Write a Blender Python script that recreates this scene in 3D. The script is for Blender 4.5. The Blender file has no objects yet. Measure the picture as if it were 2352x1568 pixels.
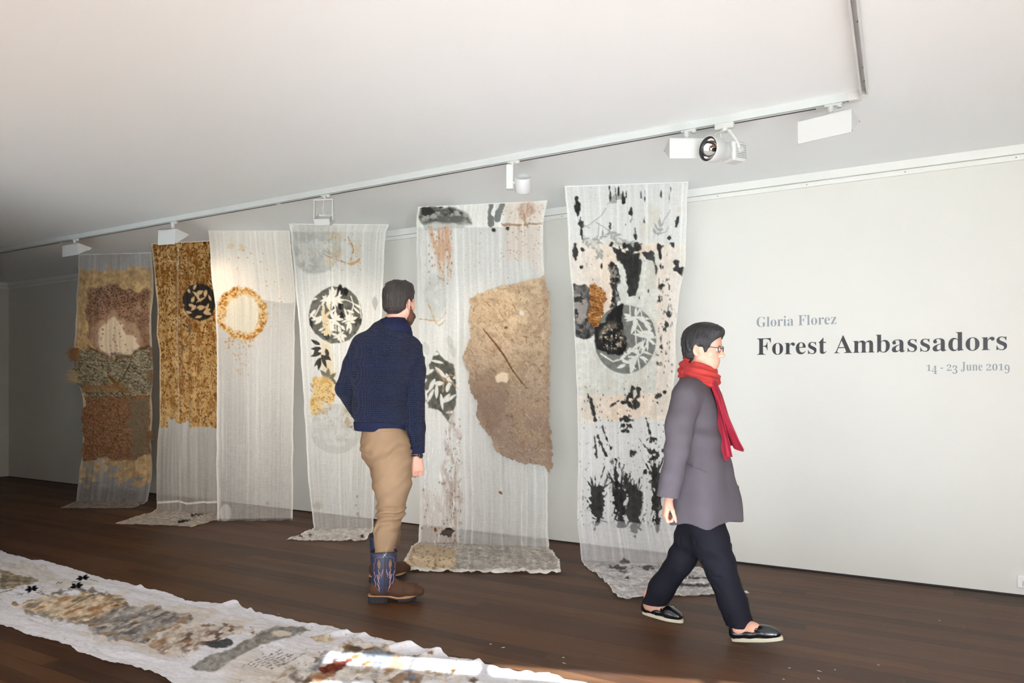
import bpy, math, random
import numpy as np
from mathutils import Vector, Matrix

# ---------------------------------------------------------------- camera
scene = bpy.context.scene
COL = scene.collection
FPX, HORIZ, CAMH = 1608.0, 888.0, 1.25
YAW = math.radians(28.92)
FWD = np.array([-math.sin(YAW), math.cos(YAW), 0.0])
RGT = np.array([math.cos(YAW), math.sin(YAW), 0.0])
UPV = np.array([0.0, 0.0, 1.0])
CAMP = np.array([0.0, 0.0, CAMH])
cam = bpy.data.cameras.new('camera')
cam.sensor_width = 36.0
cam.lens = FPX / 2352 * 36.0
cam.shift_y = (HORIZ - 784.0) / 2352.0
cam.clip_start = 0.05
camo = bpy.data.objects.new('camera', cam)
camo.location = CAMP
camo.rotation_euler = (math.pi / 2, 0, YAW)
COL.objects.link(camo)
scene.camera = camo

# ---------------------------------------------------------------- view, world, sun
vs = scene.view_settings
vs.view_transform = 'Standard'
vs.look = 'None'
vs.gamma = 1.0
vs.use_curve_mapping = False
vs.exposure = EXPOSURE = 0.11
scene.cycles.max_bounces = 10
scene.cycles.diffuse_bounces = 6
scene.cycles.transparent_max_bounces = 16
scene.cycles.use_denoising = True
world = bpy.data.worlds.new('sky')
scene.world = world
world.use_nodes = True
bg = world.node_tree.nodes['Background']
bg.inputs[0].default_value = (0.94, 0.965, 1.0, 1)
bg.inputs[1].default_value = 6.6
SUN_H = np.array([-0.5, 0.866]); SUN_EL = math.radians(24.0)
sd = Vector((SUN_H[0] * math.cos(SUN_EL), SUN_H[1] * math.cos(SUN_EL), -math.sin(SUN_EL)))
sun = bpy.data.lights.new('sun', 'SUN')
sun.energy = 165.0
sun.color = (0.77, 0.895, 1.0)
sun.angle = math.radians(0.55)
suno = bpy.data.objects.new('sun', sun)
suno.rotation_euler = sd.to_track_quat('-Z', 'Y').to_euler()
suno.location = (5, -12, 8)
COL.objects.link(suno)

LAMP1, LAMP2, LAMP3, LAMP4 = 14.0, 16.0, 60.0, 40.0      # lamps on the track that are lit (watts)
# room dimensions (metres; x runs along the long wall, y towards it)
WALLY, LEFTX, RIGHTX, CEIL = 5.13, -10.82, 5.6, 2.69
FW0 = np.array([0.0, -2.2]); FWD2 = np.array([0.95, 0.312]); FWD2 /= np.linalg.norm(FWD2)   # oblique window wall behind the camera

def portal(name, centre, xdir, w, h, normal):
    L = bpy.data.lights.new(name, 'AREA'); L.shape = 'RECTANGLE'; L.size = w; L.size_y = h
    L.cycles.is_portal = True
    o = bpy.data.objects.new(name, L)
    z = -Vector(normal).normalized(); x = Vector(xdir).normalized(); y = z.cross(x)
    o.matrix_world = Matrix.Translation(Vector(centre)) @ Matrix((x, y, z)).transposed().to_4x4()
    COL.objects.link(o)
WIN_S0, WIN_S1, WIN_HEAD = 0.1, 4.0, 2.40
WB_S0, WB_S1 = -5.3, -1.05
FWN = np.array([-FWD2[1], FWD2[0]])
_c = FW0 + FWD2 * (WIN_S0 + WIN_S1) / 2
portal('window_portal', (_c[0], _c[1], WIN_HEAD / 2), (FWD2[0], FWD2[1], 0), WIN_S1 - WIN_S0, WIN_HEAD, (FWN[0], FWN[1], 0))
_c = FW0 + FWD2 * (WB_S0 + WB_S1) / 2
portal('window_portal', (_c[0], _c[1], WIN_HEAD / 2), (FWD2[0], FWD2[1], 0), WB_S1 - WB_S0, WIN_HEAD, (FWN[0], FWN[1], 0))

# ---------------------------------------------------------------- measuring helpers
def ray(x, y):
    return FWD + RGT * ((x - 1176.0) / FPX) + UPV * ((HORIZ - y) / FPX)
def at(x, y, d):                       # point seen at (x, y), d metres ahead of the camera
    return CAMP + ray(x, y) * d
def onz(x, y, z=0.0):                  # point seen at (x, y) on the horizontal plane z
    r = ray(x, y); return CAMP + r * ((z - CAMH) / r[2])
def ony(x, y, Y):
    r = ray(x, y); return CAMP + r * (Y / r[1])
def project(P):
    d = P - CAMP
    dep = d @ FWD
    return 1176.0 + FPX * (d @ RGT) / dep, HORIZ - FPX * d[..., 2] / dep

# ---------------------------------------------------------------- colour and material helpers
def lin(r, g, b):
    o = []
    for c in (r, g, b):
        c /= 255.0
        o.append(c / 12.92 if c <= 0.04045 else ((c + 0.055) / 1.055) ** 2.4)
    return tuple(o)
def lin_np(c):
    c = np.clip(np.asarray(c, float) / 255.0, 0, 1)
    return np.where(c <= 0.04045, c / 12.92, ((c + 0.055) / 1.055) ** 2.4)
def N(nt, t, **kw):
    n = nt.nodes.new(t)
    for k, v in kw.items():
        setattr(n, k, v)
    return n
def mat(name, rgb, rough=0.6, var=0.0, scale=20.0, bump=0.0, bscale=80.0, metal=0.0, spec=0.5, coat=0.0, stretch=None, rgb2=None):
    m = bpy.data.materials.new(name); m.use_nodes = True
    nt = m.node_tree; b = nt.nodes['Principled BSDF']
    c = lin(*rgb)
    b.inputs['Base Color'].default_value = (*c, 1)
    b.inputs['Roughness'].default_value = rough
    b.inputs['Metallic'].default_value = metal
    b.inputs['Specular IOR Level'].default_value = spec
    b.inputs['Coat Weight'].default_value = coat
    tc = N(nt, 'ShaderNodeTexCoord'); src = tc.outputs['Object']
    if stretch:
        mp = N(nt, 'ShaderNodeMapping'); mp.inputs['Scale'].default_value = stretch
        nt.links.new(src, mp.inputs[0]); src = mp.outputs[0]
    if var > 0:
        n = N(nt, 'ShaderNodeTexNoise'); n.inputs['Scale'].default_value = scale; n.inputs['Detail'].default_value = 5
        nt.links.new(src, n.inputs['Vector'])
        mx = N(nt, 'ShaderNodeMix', data_type='RGBA')
        c2 = lin(*rgb2) if rgb2 else tuple(v * (1 - var) for v in c)
        c1 = c if rgb2 else tuple(min(1, v * (1 + var)) for v in c)
        mx.inputs['A'].default_value = (*c1, 1); mx.inputs['B'].default_value = (*c2, 1)
        nt.links.new(n.outputs['Fac'], mx.inputs['Factor'])
        nt.links.new(mx.outputs['Result'], b.inputs['Base Color'])
    if bump > 0:
        n2 = N(nt, 'ShaderNodeTexNoise'); n2.inputs['Scale'].default_value = bscale; n2.inputs['Detail'].default_value = 4
        nt.links.new(src, n2.inputs['Vector'])
        bp = N(nt, 'ShaderNodeBump'); bp.inputs['Strength'].default_value = bump; bp.inputs['Distance'].default_value = 0.01
        nt.links.new(n2.outputs['Fac'], bp.inputs['Height']); nt.links.new(bp.outputs[0], b.inputs['Normal'])
    return m

# ---------------------------------------------------------------- object helpers
def link(o, parent=None):
    COL.objects.link(o)
    if parent is not None:
        o.parent = parent
    return o
def tag(o, label=None, cat=None, group=None, kind=None):
    if label: o['label'] = label
    if cat: o['category'] = cat
    if group: o['group'] = group
    if kind: o['kind'] = kind
    return o
def empty(name, loc=(0, 0, 0)):
    o = bpy.data.objects.new(name, None); o.empty_display_size = 0.1
    o.location = tuple(loc); return link(o)
def wloc(o):
    p = np.zeros(3)
    while o is not None:
        p = p + np.array(o.location); o = o.parent
    return p
def mesh_np(name, V, F, smooth=False):
    V = np.asarray(V, np.float32); me = bpy.data.meshes.new(name)
    if isinstance(F, np.ndarray):
        nf, k = F.shape
        me.vertices.add(len(V)); me.vertices.foreach_set('co', V.ravel())
        me.loops.add(nf * k); me.loops.foreach_set('vertex_index', F.astype(np.int32).ravel())
        me.polygons.add(nf); me.polygons.foreach_set('loop_start', (np.arange(nf) * k).astype(np.int32))
        me.update(calc_edges=True)
    else:
        me.from_pydata([tuple(map(float, v)) for v in V], [], F)
    if smooth:
        me.polygons.foreach_set('use_smooth', np.ones(len(me.polygons), bool))
    me.update()
    return me
def obj(name, V, F, material, parent=None, smooth=False, world=True):
    """one mesh object; V in world coordinates, moved into the parent's frame; a top-level mesh gets its origin at its base"""
    V = np.asarray(V, float)
    off = wloc(parent) if parent is not None else np.array([V[:, 0].mean(), V[:, 1].mean(), V[:, 2].min()])
    if not world: off = np.zeros(3)
    me = mesh_np(name, V - off, F, smooth)
    me.materials.append(material)
    o = bpy.data.objects.new(name, me)
    if parent is None and world: o.location = off
    return link(o, parent)

class MB:
    """collects shapes into one mesh"""
    def __init__(s): s.V = []; s.F = []
    def add(s, V, F):
        n = len(s.V); s.V += [tuple(map(float, v)) for v in V]; s.F += [tuple(int(i) + n for i in f) for f in F]; return s
    def box(s, lo, hi, M=None, bev=0.0):
        (a, b, c), (d, e, f) = lo, hi
        if bev > 0:
            # chamfered box as a convex hull-like 24 vertex mesh
            V = []; ix = {}
            for i, x in enumerate((a, d)):
                for j, y in enumerate((b, e)):
                    for k, z in enumerate((c, f)):
                        sx, sy, sz = (1, -1)[i], (1, -1)[j], (1, -1)[k]
                        for ax in range(3):
                            p = [x + sx * bev, y + sy * bev, z + sz * bev]; p[ax] = (x, y, z)[ax]
                            ix[(i, j, k, ax)] = len(V); V.append(p)
            F = []
            for ax in range(3):
                u, v = [q for q in range(3) if q != ax]
                for sgn in (0, 1):
                    loop = []
                    for (p, q) in ((0, 0), (1, 0), (1, 1), (0, 1)):
                        t = [0, 0, 0]; t[ax] = sgn; t[u] = p; t[v] = q; loop.append(ix[(*t, ax)])
                    F.append(loop)
            for ax in range(3):
                u, v = [q for q in range(3) if q != ax]
                for p in (0, 1):
                    for q in (0, 1):
                        l = []
                        for w, face in ((0, u), (0, v), (1, v), (1, u)):
                            t = [0, 0, 0]; t[ax] = w; t[u] = p; t[v] = q; l.append(ix[(*t, face)])
                        F.append(l)
            for i in (0, 1):
                for j in (0, 1):
                    for k in (0, 1): F.append([ix[(i, j, k, 0)], ix[(i, j, k, 1)], ix[(i, j, k, 2)]])
        else:
            V = [(x, y, z) for x in (a, d) for y in (b, e) for z in (c, f)]
            F = [(0, 1, 3, 2), (4, 6, 7, 5), (0, 4, 5, 1), (2, 3, 7, 6), (0, 2, 6, 4), (1, 5, 7, 3)]
        if M is not None: V = [M @ Vector(v) for v in V]
        return s.add(V, F)
    def tube(s, pts, r, n=10, caps=True):
        pts = [np.array(p, float) for p in pts]; m = len(pts)
        rs = r if hasattr(r, '__len__') else [r] * m
        V = []; F = []
        ref = None
        for i, p in enumerate(pts):
            t = pts[min(i + 1, m - 1)] - pts[max(i - 1, 0)]; t = t / (np.linalg.norm(t) + 1e-12)
            if ref is None:
                ref = np.array([0, 0, 1.]) if abs(t[2]) < 0.9 else np.array([1., 0, 0])
            a = ref - t * (ref @ t); a /= (np.linalg.norm(a) + 1e-12); b = np.cross(t, a); ref = a
            for k in range(n):
                w = 2 * math.pi * k / n
                V.append(p + rs[i] * (a * math.cos(w) + b * math.sin(w)))
        for i in range(m - 1):
            for k in range(n):
                F.append((i * n + k, i * n + (k + 1) % n, (i + 1) * n + (k + 1) % n, (i + 1) * n + k))
        if caps:
            F.append(tuple(range(n))[::-1]); F.append(tuple((m - 1) * n + k for k in range(n)))
        return s.add(V, F)
    def ring_loft(s, rings, closed_ends=True):
        n = len(rings[0]); V = [p for r in rings for p in r]; F = []
        for i in range(len(rings) - 1):
            for k in range(n):
                F.append((i * n + k, i * n + (k + 1) % n, (i + 1) * n + (k + 1) % n, (i + 1) * n + k))
        if closed_ends:
            F.append(tuple(range(n))[::-1]); F.append(tuple((len(rings) - 1) * n + k for k in range(n)))
        return s.add(V, F)
    def prism(s, poly, axis, lo, hi, M=None):
        """poly of 2-D points extruded along axis 0/1/2"""
        n = len(poly); V = []
        for h in (lo, hi):
            for p, q in poly:
                v = [p, q]; v.insert(axis, h); V.append(v)
        F = [tuple(range(n))[::-1], tuple(range(n, 2 * n))] + [(k, (k + 1) % n, n + (k + 1) % n, n + k) for k in range(n)]
        if M is not None: V = [M @ Vector(v) for v in V]
        return s.add(V, F)
    def build(s, name, material, parent=None, smooth=False):
        return obj(name, s.V, s.F, material, parent, smooth)

# ---------------------------------------------------------------- noise
def _h(ix, iy, s):
    v = np.sin(ix * 127.1 + iy * 311.7 + s * 74.7) * 43758.5453
    return v - np.floor(v)
def vnoise(x, y, seed=0):
    ix = np.floor(x); iy = np.floor(y); fx = x - ix; fy = y - iy
    fx = fx * fx * (3 - 2 * fx); fy = fy * fy * (3 - 2 * fy)
    a = _h(ix, iy, seed); b = _h(ix + 1, iy, seed); c = _h(ix, iy + 1, seed); d = _h(ix + 1, iy + 1, seed)
    return (a + (b - a) * fx) * (1 - fy) + (c + (d - c) * fx) * fy
def fbm(x, y, seed=0, octv=4):
    x = np.asarray(x, float); y = np.asarray(y, float)
    t = 0; a = 1.0; n = 0
    for o in range(octv):
        t = t + a * (vnoise(x + 17.3 * o, y - 9.1 * o, seed + o) * 2 - 1); n += a; a *= 0.5; x = x * 2.03; y = y * 2.03
    return t / n * 1.6
# ================================================================ the room
M_wall = mat('wall_paint', (221, 219, 212), 0.7, var=0.012, scale=3.0, bump=0.03, bscale=220)
M_ceil = mat('ceiling_paint', (240, 245, 246), 0.75, var=0.01, scale=2.0)
M_trim = mat('trim_paint', (234, 234, 229), 0.5)
M_gap = mat('dark_shadow_gap', (26, 24, 26), 0.6, var=0.3, scale=60)
M_dark = mat('bounce_absorber', (70, 62, 54), 0.7)  # unseen walls coloured dark to cut bounced light
M_bounce = mat('pale_bounce_paving', (240, 240, 238), 0.8, var=0.08, scale=6)

def wood_material(name, use_random=True):
    m = bpy.data.materials.new(name); m.use_nodes = True
    nt = m.node_tree; b = nt.nodes['Principled BSDF']; L = nt.links.new
    geo = N(nt, 'ShaderNodeNewGeometry'); oi = N(nt, 'ShaderNodeObjectInfo')
    off = N(nt, 'ShaderNodeVectorMath', operation='MULTIPLY_ADD')
    comb = N(nt, 'ShaderNodeCombineXYZ')
    L(oi.outputs['Random'], comb.inputs[0]); L(oi.outputs['Random'], comb.inputs[2])
    L(comb.outputs[0], off.inputs[0]); off.inputs[1].default_value = (37, 0, 53); L(geo.outputs['Position'], off.inputs[2])
    mp = N(nt, 'ShaderNodeMapping'); mp.inputs['Scale'].default_value = (2.2, 55, 1); L(off.outputs[0], mp.inputs[0])
    grain = N(nt, 'ShaderNodeTexNoise'); grain.inputs['Scale'].default_value = 1.6; grain.inputs['Detail'].default_value = 7; grain.inputs['Roughness'].default_value = 0.65
    L(mp.outputs[0], grain.inputs['Vector'])
    ramp = N(nt, 'ShaderNodeValToRGB'); e = ramp.color_ramp.elements
    e[0].position = 0.0; e[0].color = (*lin(51, 32, 20), 1)
    e[1].position = 1.0; e[1].color = (*lin(89, 58, 35), 1)
    for p, c in ((0.25, (68, 42, 27)), (0.5, (79, 50, 30)), (0.75, (75, 47, 29))):
        k = ramp.color_ramp.elements.new(p); k.color = (*lin(*c), 1)
    L(oi.outputs['Random'], ramp.inputs[0])
    gr = N(nt, 'ShaderNodeMapRange'); gr.inputs['From Min'].default_value = 0.3; gr.inputs['From Max'].default_value = 0.7
    gr.inputs['To Min'].default_value = 0.72; gr.inputs['To Max'].default_value = 1.22
    L(grain.outputs['Fac'], gr.inputs['Value'])
    mul = N(nt, 'ShaderNodeVectorMath', operation='SCALE'); L(ramp.outputs[0], mul.inputs[0]); L(gr.outputs[0], mul.inputs['Scale'])
    # dust and scuffs that dull the varnish
    dust = N(nt, 'ShaderNodeTexNoise'); dust.inputs['Scale'].default_value = 1.7; dust.inputs['Detail'].default_value = 6
    L(geo.outputs['Position'], dust.inputs['Vector'])
    dr = N(nt, 'ShaderNodeMapRange'); dr.inputs['From Min'].default_value = 0.42; dr.inputs['From Max'].default_value = 0.75; dr.inputs['To Max'].default_value = 0.10
    L(dust.outputs['Fac'], dr.inputs['Value'])
    mx = N(nt, 'ShaderNodeMix', data_type='RGBA'); mx.inputs['B'].default_value = (*lin(150, 134, 118), 1)
    L(dr.outputs[0], mx.inputs['Factor']); L(mul.outputs[0], mx.inputs['A']); L(mx.outputs['Result'], b.inputs['Base Color'])
    rr = N(nt, 'ShaderNodeMapRange'); rr.inputs['To Min'].default_value = 0.36; rr.inputs['To Max'].default_value = 0.56
    L(dust.outputs['Fac'], rr.inputs['Value']); L(rr.outputs[0], b.inputs['Roughness'])
    b.inputs['Specular IOR Level'].default_value = 0.15
    bp = N(nt, 'ShaderNodeBump'); bp.inputs['Strength'].default_value = 0.12; bp.inputs['Distance'].default_value = 0.004
    L(grain.outputs['Fac'], bp.inputs['Height']); L(bp.outputs[0], b.inputs['Normal'])
    return m
M_wood = wood_material('varnished_hardwood')

def struct(o): return tag(o, kind='structure')
T = 0.15
def fline(x): return FW0[1] + (x - FW0[0]) * FWD2[1] / FWD2[0] - T * 1.05
PLAN = [(LEFTX - T, WALLY + T), (LEFTX - T, fline(LEFTX - T)), (RIGHTX + T, fline(RIGHTX + T)), (RIGHTX + T, WALLY + T)]
struct(MB().prism(PLAN, 2, -0.06, -0.010).build('floor', M_wood))
floor = bpy.data.objects['floor']
struct(MB().prism(PLAN, 2, CEIL, CEIL + 0.12).build('ceiling', M_ceil))
struct(MB().box((LEFTX - T, WALLY, -0.010), (RIGHTX + T, WALLY + T, CEIL)).build('wall_back', M_wall))
struct(MB().box((LEFTX - T, -7, -0.010), (LEFTX, WALLY, CEIL)).build('wall_left', M_wall))
struct(MB().box((RIGHTX, -2.2, -0.010), (RIGHTX + T, WALLY, CEIL)).build('wall_right', M_wall))
FM = Matrix.Translation((FW0[0], FW0[1], 0)) @ Matrix.Rotation(math.atan2(FWD2[1], FWD2[0]), 4, 'Z')
mb = MB().box((-12.5, -T, -0.010), (WB_S0, 0, CEIL), FM).box((WB_S1, -T, -0.010), (WIN_S0, 0, CEIL), FM).box((WB_S0, -T, 2.0), (WB_S1, 0, CEIL), FM).box((WIN_S1, -T, -0.010), (6.6, 0, CEIL), FM).box((WIN_S0, -T, WIN_HEAD), (WIN_S1, 0, CEIL), FM)
struct(mb.build('wall_front', M_dark))
# unseen short walls, added to keep daylight off the far end of the room
struct(MB().box((-0.95, -2.5, -0.010), (-0.80, -0.20, CEIL)).build('light_baffle_nib', M_dark))
struct(MB().box((-5.45, -4.1, -0.010), (-5.30, 1.0, CEIL)).build('light_baffle_partition', M_dark))  # added out of view to shade the far corner from the second window
mb = MB()
for s in np.linspace(WIN_S0, WIN_S1, 5):
    mb.box((s - 0.03, -0.1, -0.01), (s + 0.03, -0.04, WIN_HEAD), FM)
mb.box((WIN_S0, -0.1, WIN_HEAD - 0.16), (WIN_S1, -0.04, WIN_HEAD - 0.064), FM)
mb.box((WIN_S0, -0.1, -0.01), (WIN_S1, -0.04, 0.04), FM)
struct(mb.build('window_1', M_trim))
mb = MB()
for s in np.linspace(WB_S0, WB_S1, 4): mb.box((s - 0.03, -0.1, -0.01), (s + 0.03, -0.04, 2.0), FM)
mb.box((WB_S0, -0.1, -0.01), (WB_S1, -0.04, 0.04), FM)
struct(mb.build('window_2', M_trim))
struct(MB().box((-1.6, -2.2, -0.08), (40, -T * 1.05, -0.02), FM).build('bounce_slab', M_bounce))  # unseen pale slab, added to bounce sunlight up to the ceiling
struct(MB().box((-60, -60, -0.12), (60, -0.16, -0.03), FM).build('bounce_limit_ground', mat('bounce_limit_green', (62, 66, 50), .9, var=.3, scale=8)))  # unseen outside ground kept dark, added to limit the bounced light

# floorboards, each its own plank
PW = 0.083
rng = random.Random(7)
unit = MB().box((0, 0, -0.0095), (1, 1, 0))
ume = mesh_np('plank', unit.V, unit.F); ume.materials.append(M_wood)
row = 0; y1 = WALLY
while y1 > 1.45:
    y0 = y1 - PW
    # the visible stretch of this row
    xl = LEFTX if y1 > 2.9 else -7.4 + (2.9 - y1) * 2.6
    xr = 1.1 if y1 > 2.6 else 0.4
    x = xl - rng.uniform(0, 2.2) if xl > LEFTX else LEFTX
    first = True
    while x < xr:
        ln = rng.uniform(1.7, 4.6)
        if first and xl == LEFTX: ln = rng.uniform(0.8, 4.0)
        first = False
        x2 = min(x + ln, 2.4)
        if 2.4 - x2 < 0.4: x2 = 2.4
        o = bpy.data.objects.new('plank', ume)
        o.location = (x + 0.0006 - wloc(floor)[0], y0 + 0.0007 - wloc(floor)[1], 0.0 - wloc(floor)[2] - rng.uniform(0, 0.0006))
        o.scale = (x2 - x - 0.0012, PW - 0.0014, 1)
        link(o, floor)
        x = x2
    y1 = y0; row += 1
# raise the rest of the floor to board level where no planks were laid
mb = MB().prism([(2.4, WALLY), (2.4, fline(2.4)), (RIGHTX, fline(RIGHTX)), (RIGHTX, WALLY)], 2, -0.0095, -0.0003).prism([(LEFTX, y1), (LEFTX, fline(LEFTX)), (2.4, fline(2.4)), (2.4, y1)], 2, -0.0095, -0.0003)
mb.build('floor_field', M_wood, floor)['kind'] = 'stuff'

# dark strips painted as the shadow gap at the foot of the walls
struct(MB().box((LEFTX, WALLY - 0.004, 0.0005), (RIGHTX, WALLY, 0.010)).build('shadow_strip_back', M_gap))
struct(MB().box((LEFTX, -4, 0.0005), (LEFTX + 0.004, WALLY - 0.004, 0.010)).build('shadow_strip_left', M_gap))
# cornice board and hanging rail
struct(MB().box((LEFTX, WALLY - 0.030, CEIL - 0.054), (RIGHTX, WALLY, CEIL)).build('trim_1', M_trim))
t2 = struct(MB().box((LEFTX, WALLY - 0.016, CEIL - 0.088), (RIGHTX, WALLY, CEIL - 0.058)).box((LEFTX, WALLY - 0.006, CEIL - 0.0585), (RIGHTX, WALLY, CEIL - 0.0535)).build('trim_2', M_trim))
struct(MB().box((LEFTX, -6, CEIL - 0.054), (LEFTX + 0.030, WALLY - 0.030, CEIL)).build('trim_3', M_trim))
struct(MB().box((LEFTX, -6, CEIL - 0.088), (LEFTX + 0.022, WALLY - 0.016, CEIL - 0.058)).build('trim_4', M_trim))
M_screw = mat('screw_steel', (120, 118, 112), 0.4, metal=0.7)
for i, (sx, sy) in enumerate(((1291, 477), (1648, 434), (1853, 410), (2079, 383), (2334, 352))):
    p = ony(sx, sy, WALLY - 0.016)
    MB().tube([(p[0], WALLY - 0.019, CEIL - 0.072), (p[0], WALLY - 0.015, CEIL - 0.072)], 0.0035, 8).build('screw', M_screw, t2)
# ================================================================ painted gauze hangings
def cloth_material(name, weave=420.0):
    m = bpy.data.materials.new(name); m.use_nodes = True
    nt = m.node_tree; nt.nodes.clear(); L = nt.links.new
    out = N(nt, 'ShaderNodeOutputMaterial')
    at_ = N(nt, 'ShaderNodeAttribute', attribute_name='dye')
    op_ = N(nt, 'ShaderNodeAttribute', attribute_name='cover')
    tc = N(nt, 'ShaderNodeTexCoord')
    n = N(nt, 'ShaderNodeTexNoise'); n.inputs['Scale'].default_value = 90; n.inputs['Detail'].default_value = 5
    L(tc.outputs['Object'], n.inputs['Vector'])
    mr = N(nt, 'ShaderNodeMapRange'); mr.inputs['From Min'].default_value = 0.25; mr.inputs['From Max'].default_value = 0.75
    mr.inputs['To Min'].default_value = 0.9; mr.inputs['To Max'].default_value = 1.08
    L(n.outputs['Fac'], mr.inputs['Value'])
    col = N(nt, 'ShaderNodeVectorMath', operation='SCALE'); L(at_.outputs['Color'], col.inputs[0]); L(mr.outputs[0], col.inputs['Scale'])
    # threads: streaky opacity along the warp
    mp = N(nt, 'ShaderNodeMapping'); mp.inputs['Scale'].default_value = (weave, weave, 14); L(tc.outputs['Object'], mp.inputs[0])
    th = N(nt, 'ShaderNodeTexNoise'); th.inputs['Scale'].default_value = 1.0; th.inputs['Detail'].default_value = 2; L(mp.outputs[0], th.inputs['Vector'])
    mp2 = N(nt, 'ShaderNodeMapping'); mp2.inputs['Scale'].default_value = (14, 14, weave); L(tc.outputs['Object'], mp2.inputs[0])
    th2 = N(nt, 'ShaderNodeTexNoise'); th2.inputs['Scale'].default_value = 1.0; th2.inputs['Detail'].default_value = 2; L(mp2.outputs[0], th2.inputs['Vector'])
    ad = N(nt, 'ShaderNodeMath', operation='ADD'); L(th.outputs['Fac'], ad.inputs[0]); L(th2.outputs['Fac'], ad.inputs[1])
    am = N(nt, 'ShaderNodeMapRange'); am.inputs['From Min'].default_value = 0.6; am.inputs['From Max'].default_value = 1.4
    am.inputs['To Min'].default_value = -0.10; am.inputs['To Max'].default_value = 0.10; L(ad.outputs[0], am.inputs['Value'])
    sheer = N(nt, 'ShaderNodeMapRange'); sheer.inputs['From Min'].default_value = .95; sheer.inputs['From Max'].default_value = .5; L(op_.outputs['Fac'], sheer.inputs['Value'])
    am2 = N(nt, 'ShaderNodeMath', operation='MULTIPLY'); L(am.outputs[0], am2.inputs[0]); L(sheer.outputs[0], am2.inputs[1])
    al = N(nt, 'ShaderNodeMath', operation='ADD', use_clamp=True); L(op_.outputs['Fac'], al.inputs[0]); L(am2.outputs[0], al.inputs[1])
    bp = N(nt, 'ShaderNodeBump'); bp.inputs['Strength'].default_value = 0.35; bp.inputs['Distance'].default_value = 0.003
    L(n.outputs['Fac'], bp.inputs['Height'])
    df = N(nt, 'ShaderNodeBsdfDiffuse'); tl = N(nt, 'ShaderNodeBsdfTranslucent'); tr = N(nt, 'ShaderNodeBsdfTransparent')
    L(col.outputs[0], df.inputs['Color']); L(col.outputs[0], tl.inputs['Color']); L(bp.outputs[0], df.inputs['Normal'])
    m1 = N(nt, 'ShaderNodeMixShader'); m1.inputs[0].default_value = 0.15; L(df.outputs[0], m1.inputs[1]); L(tl.outputs[0], m1.inputs[2])
    m2 = N(nt, 'ShaderNodeMixShader'); L(al.outputs[0], m2.inputs[0]); L(tr.outputs[0], m2.inputs[1]); L(m1.outputs[0], m2.inputs[2])
    L(m2.outputs[0], out.inputs[0])
    return m
M_gauze = cloth_material('dyed_gauze')
M_paper = cloth_material('handmade_paper', 160.0)

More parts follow.
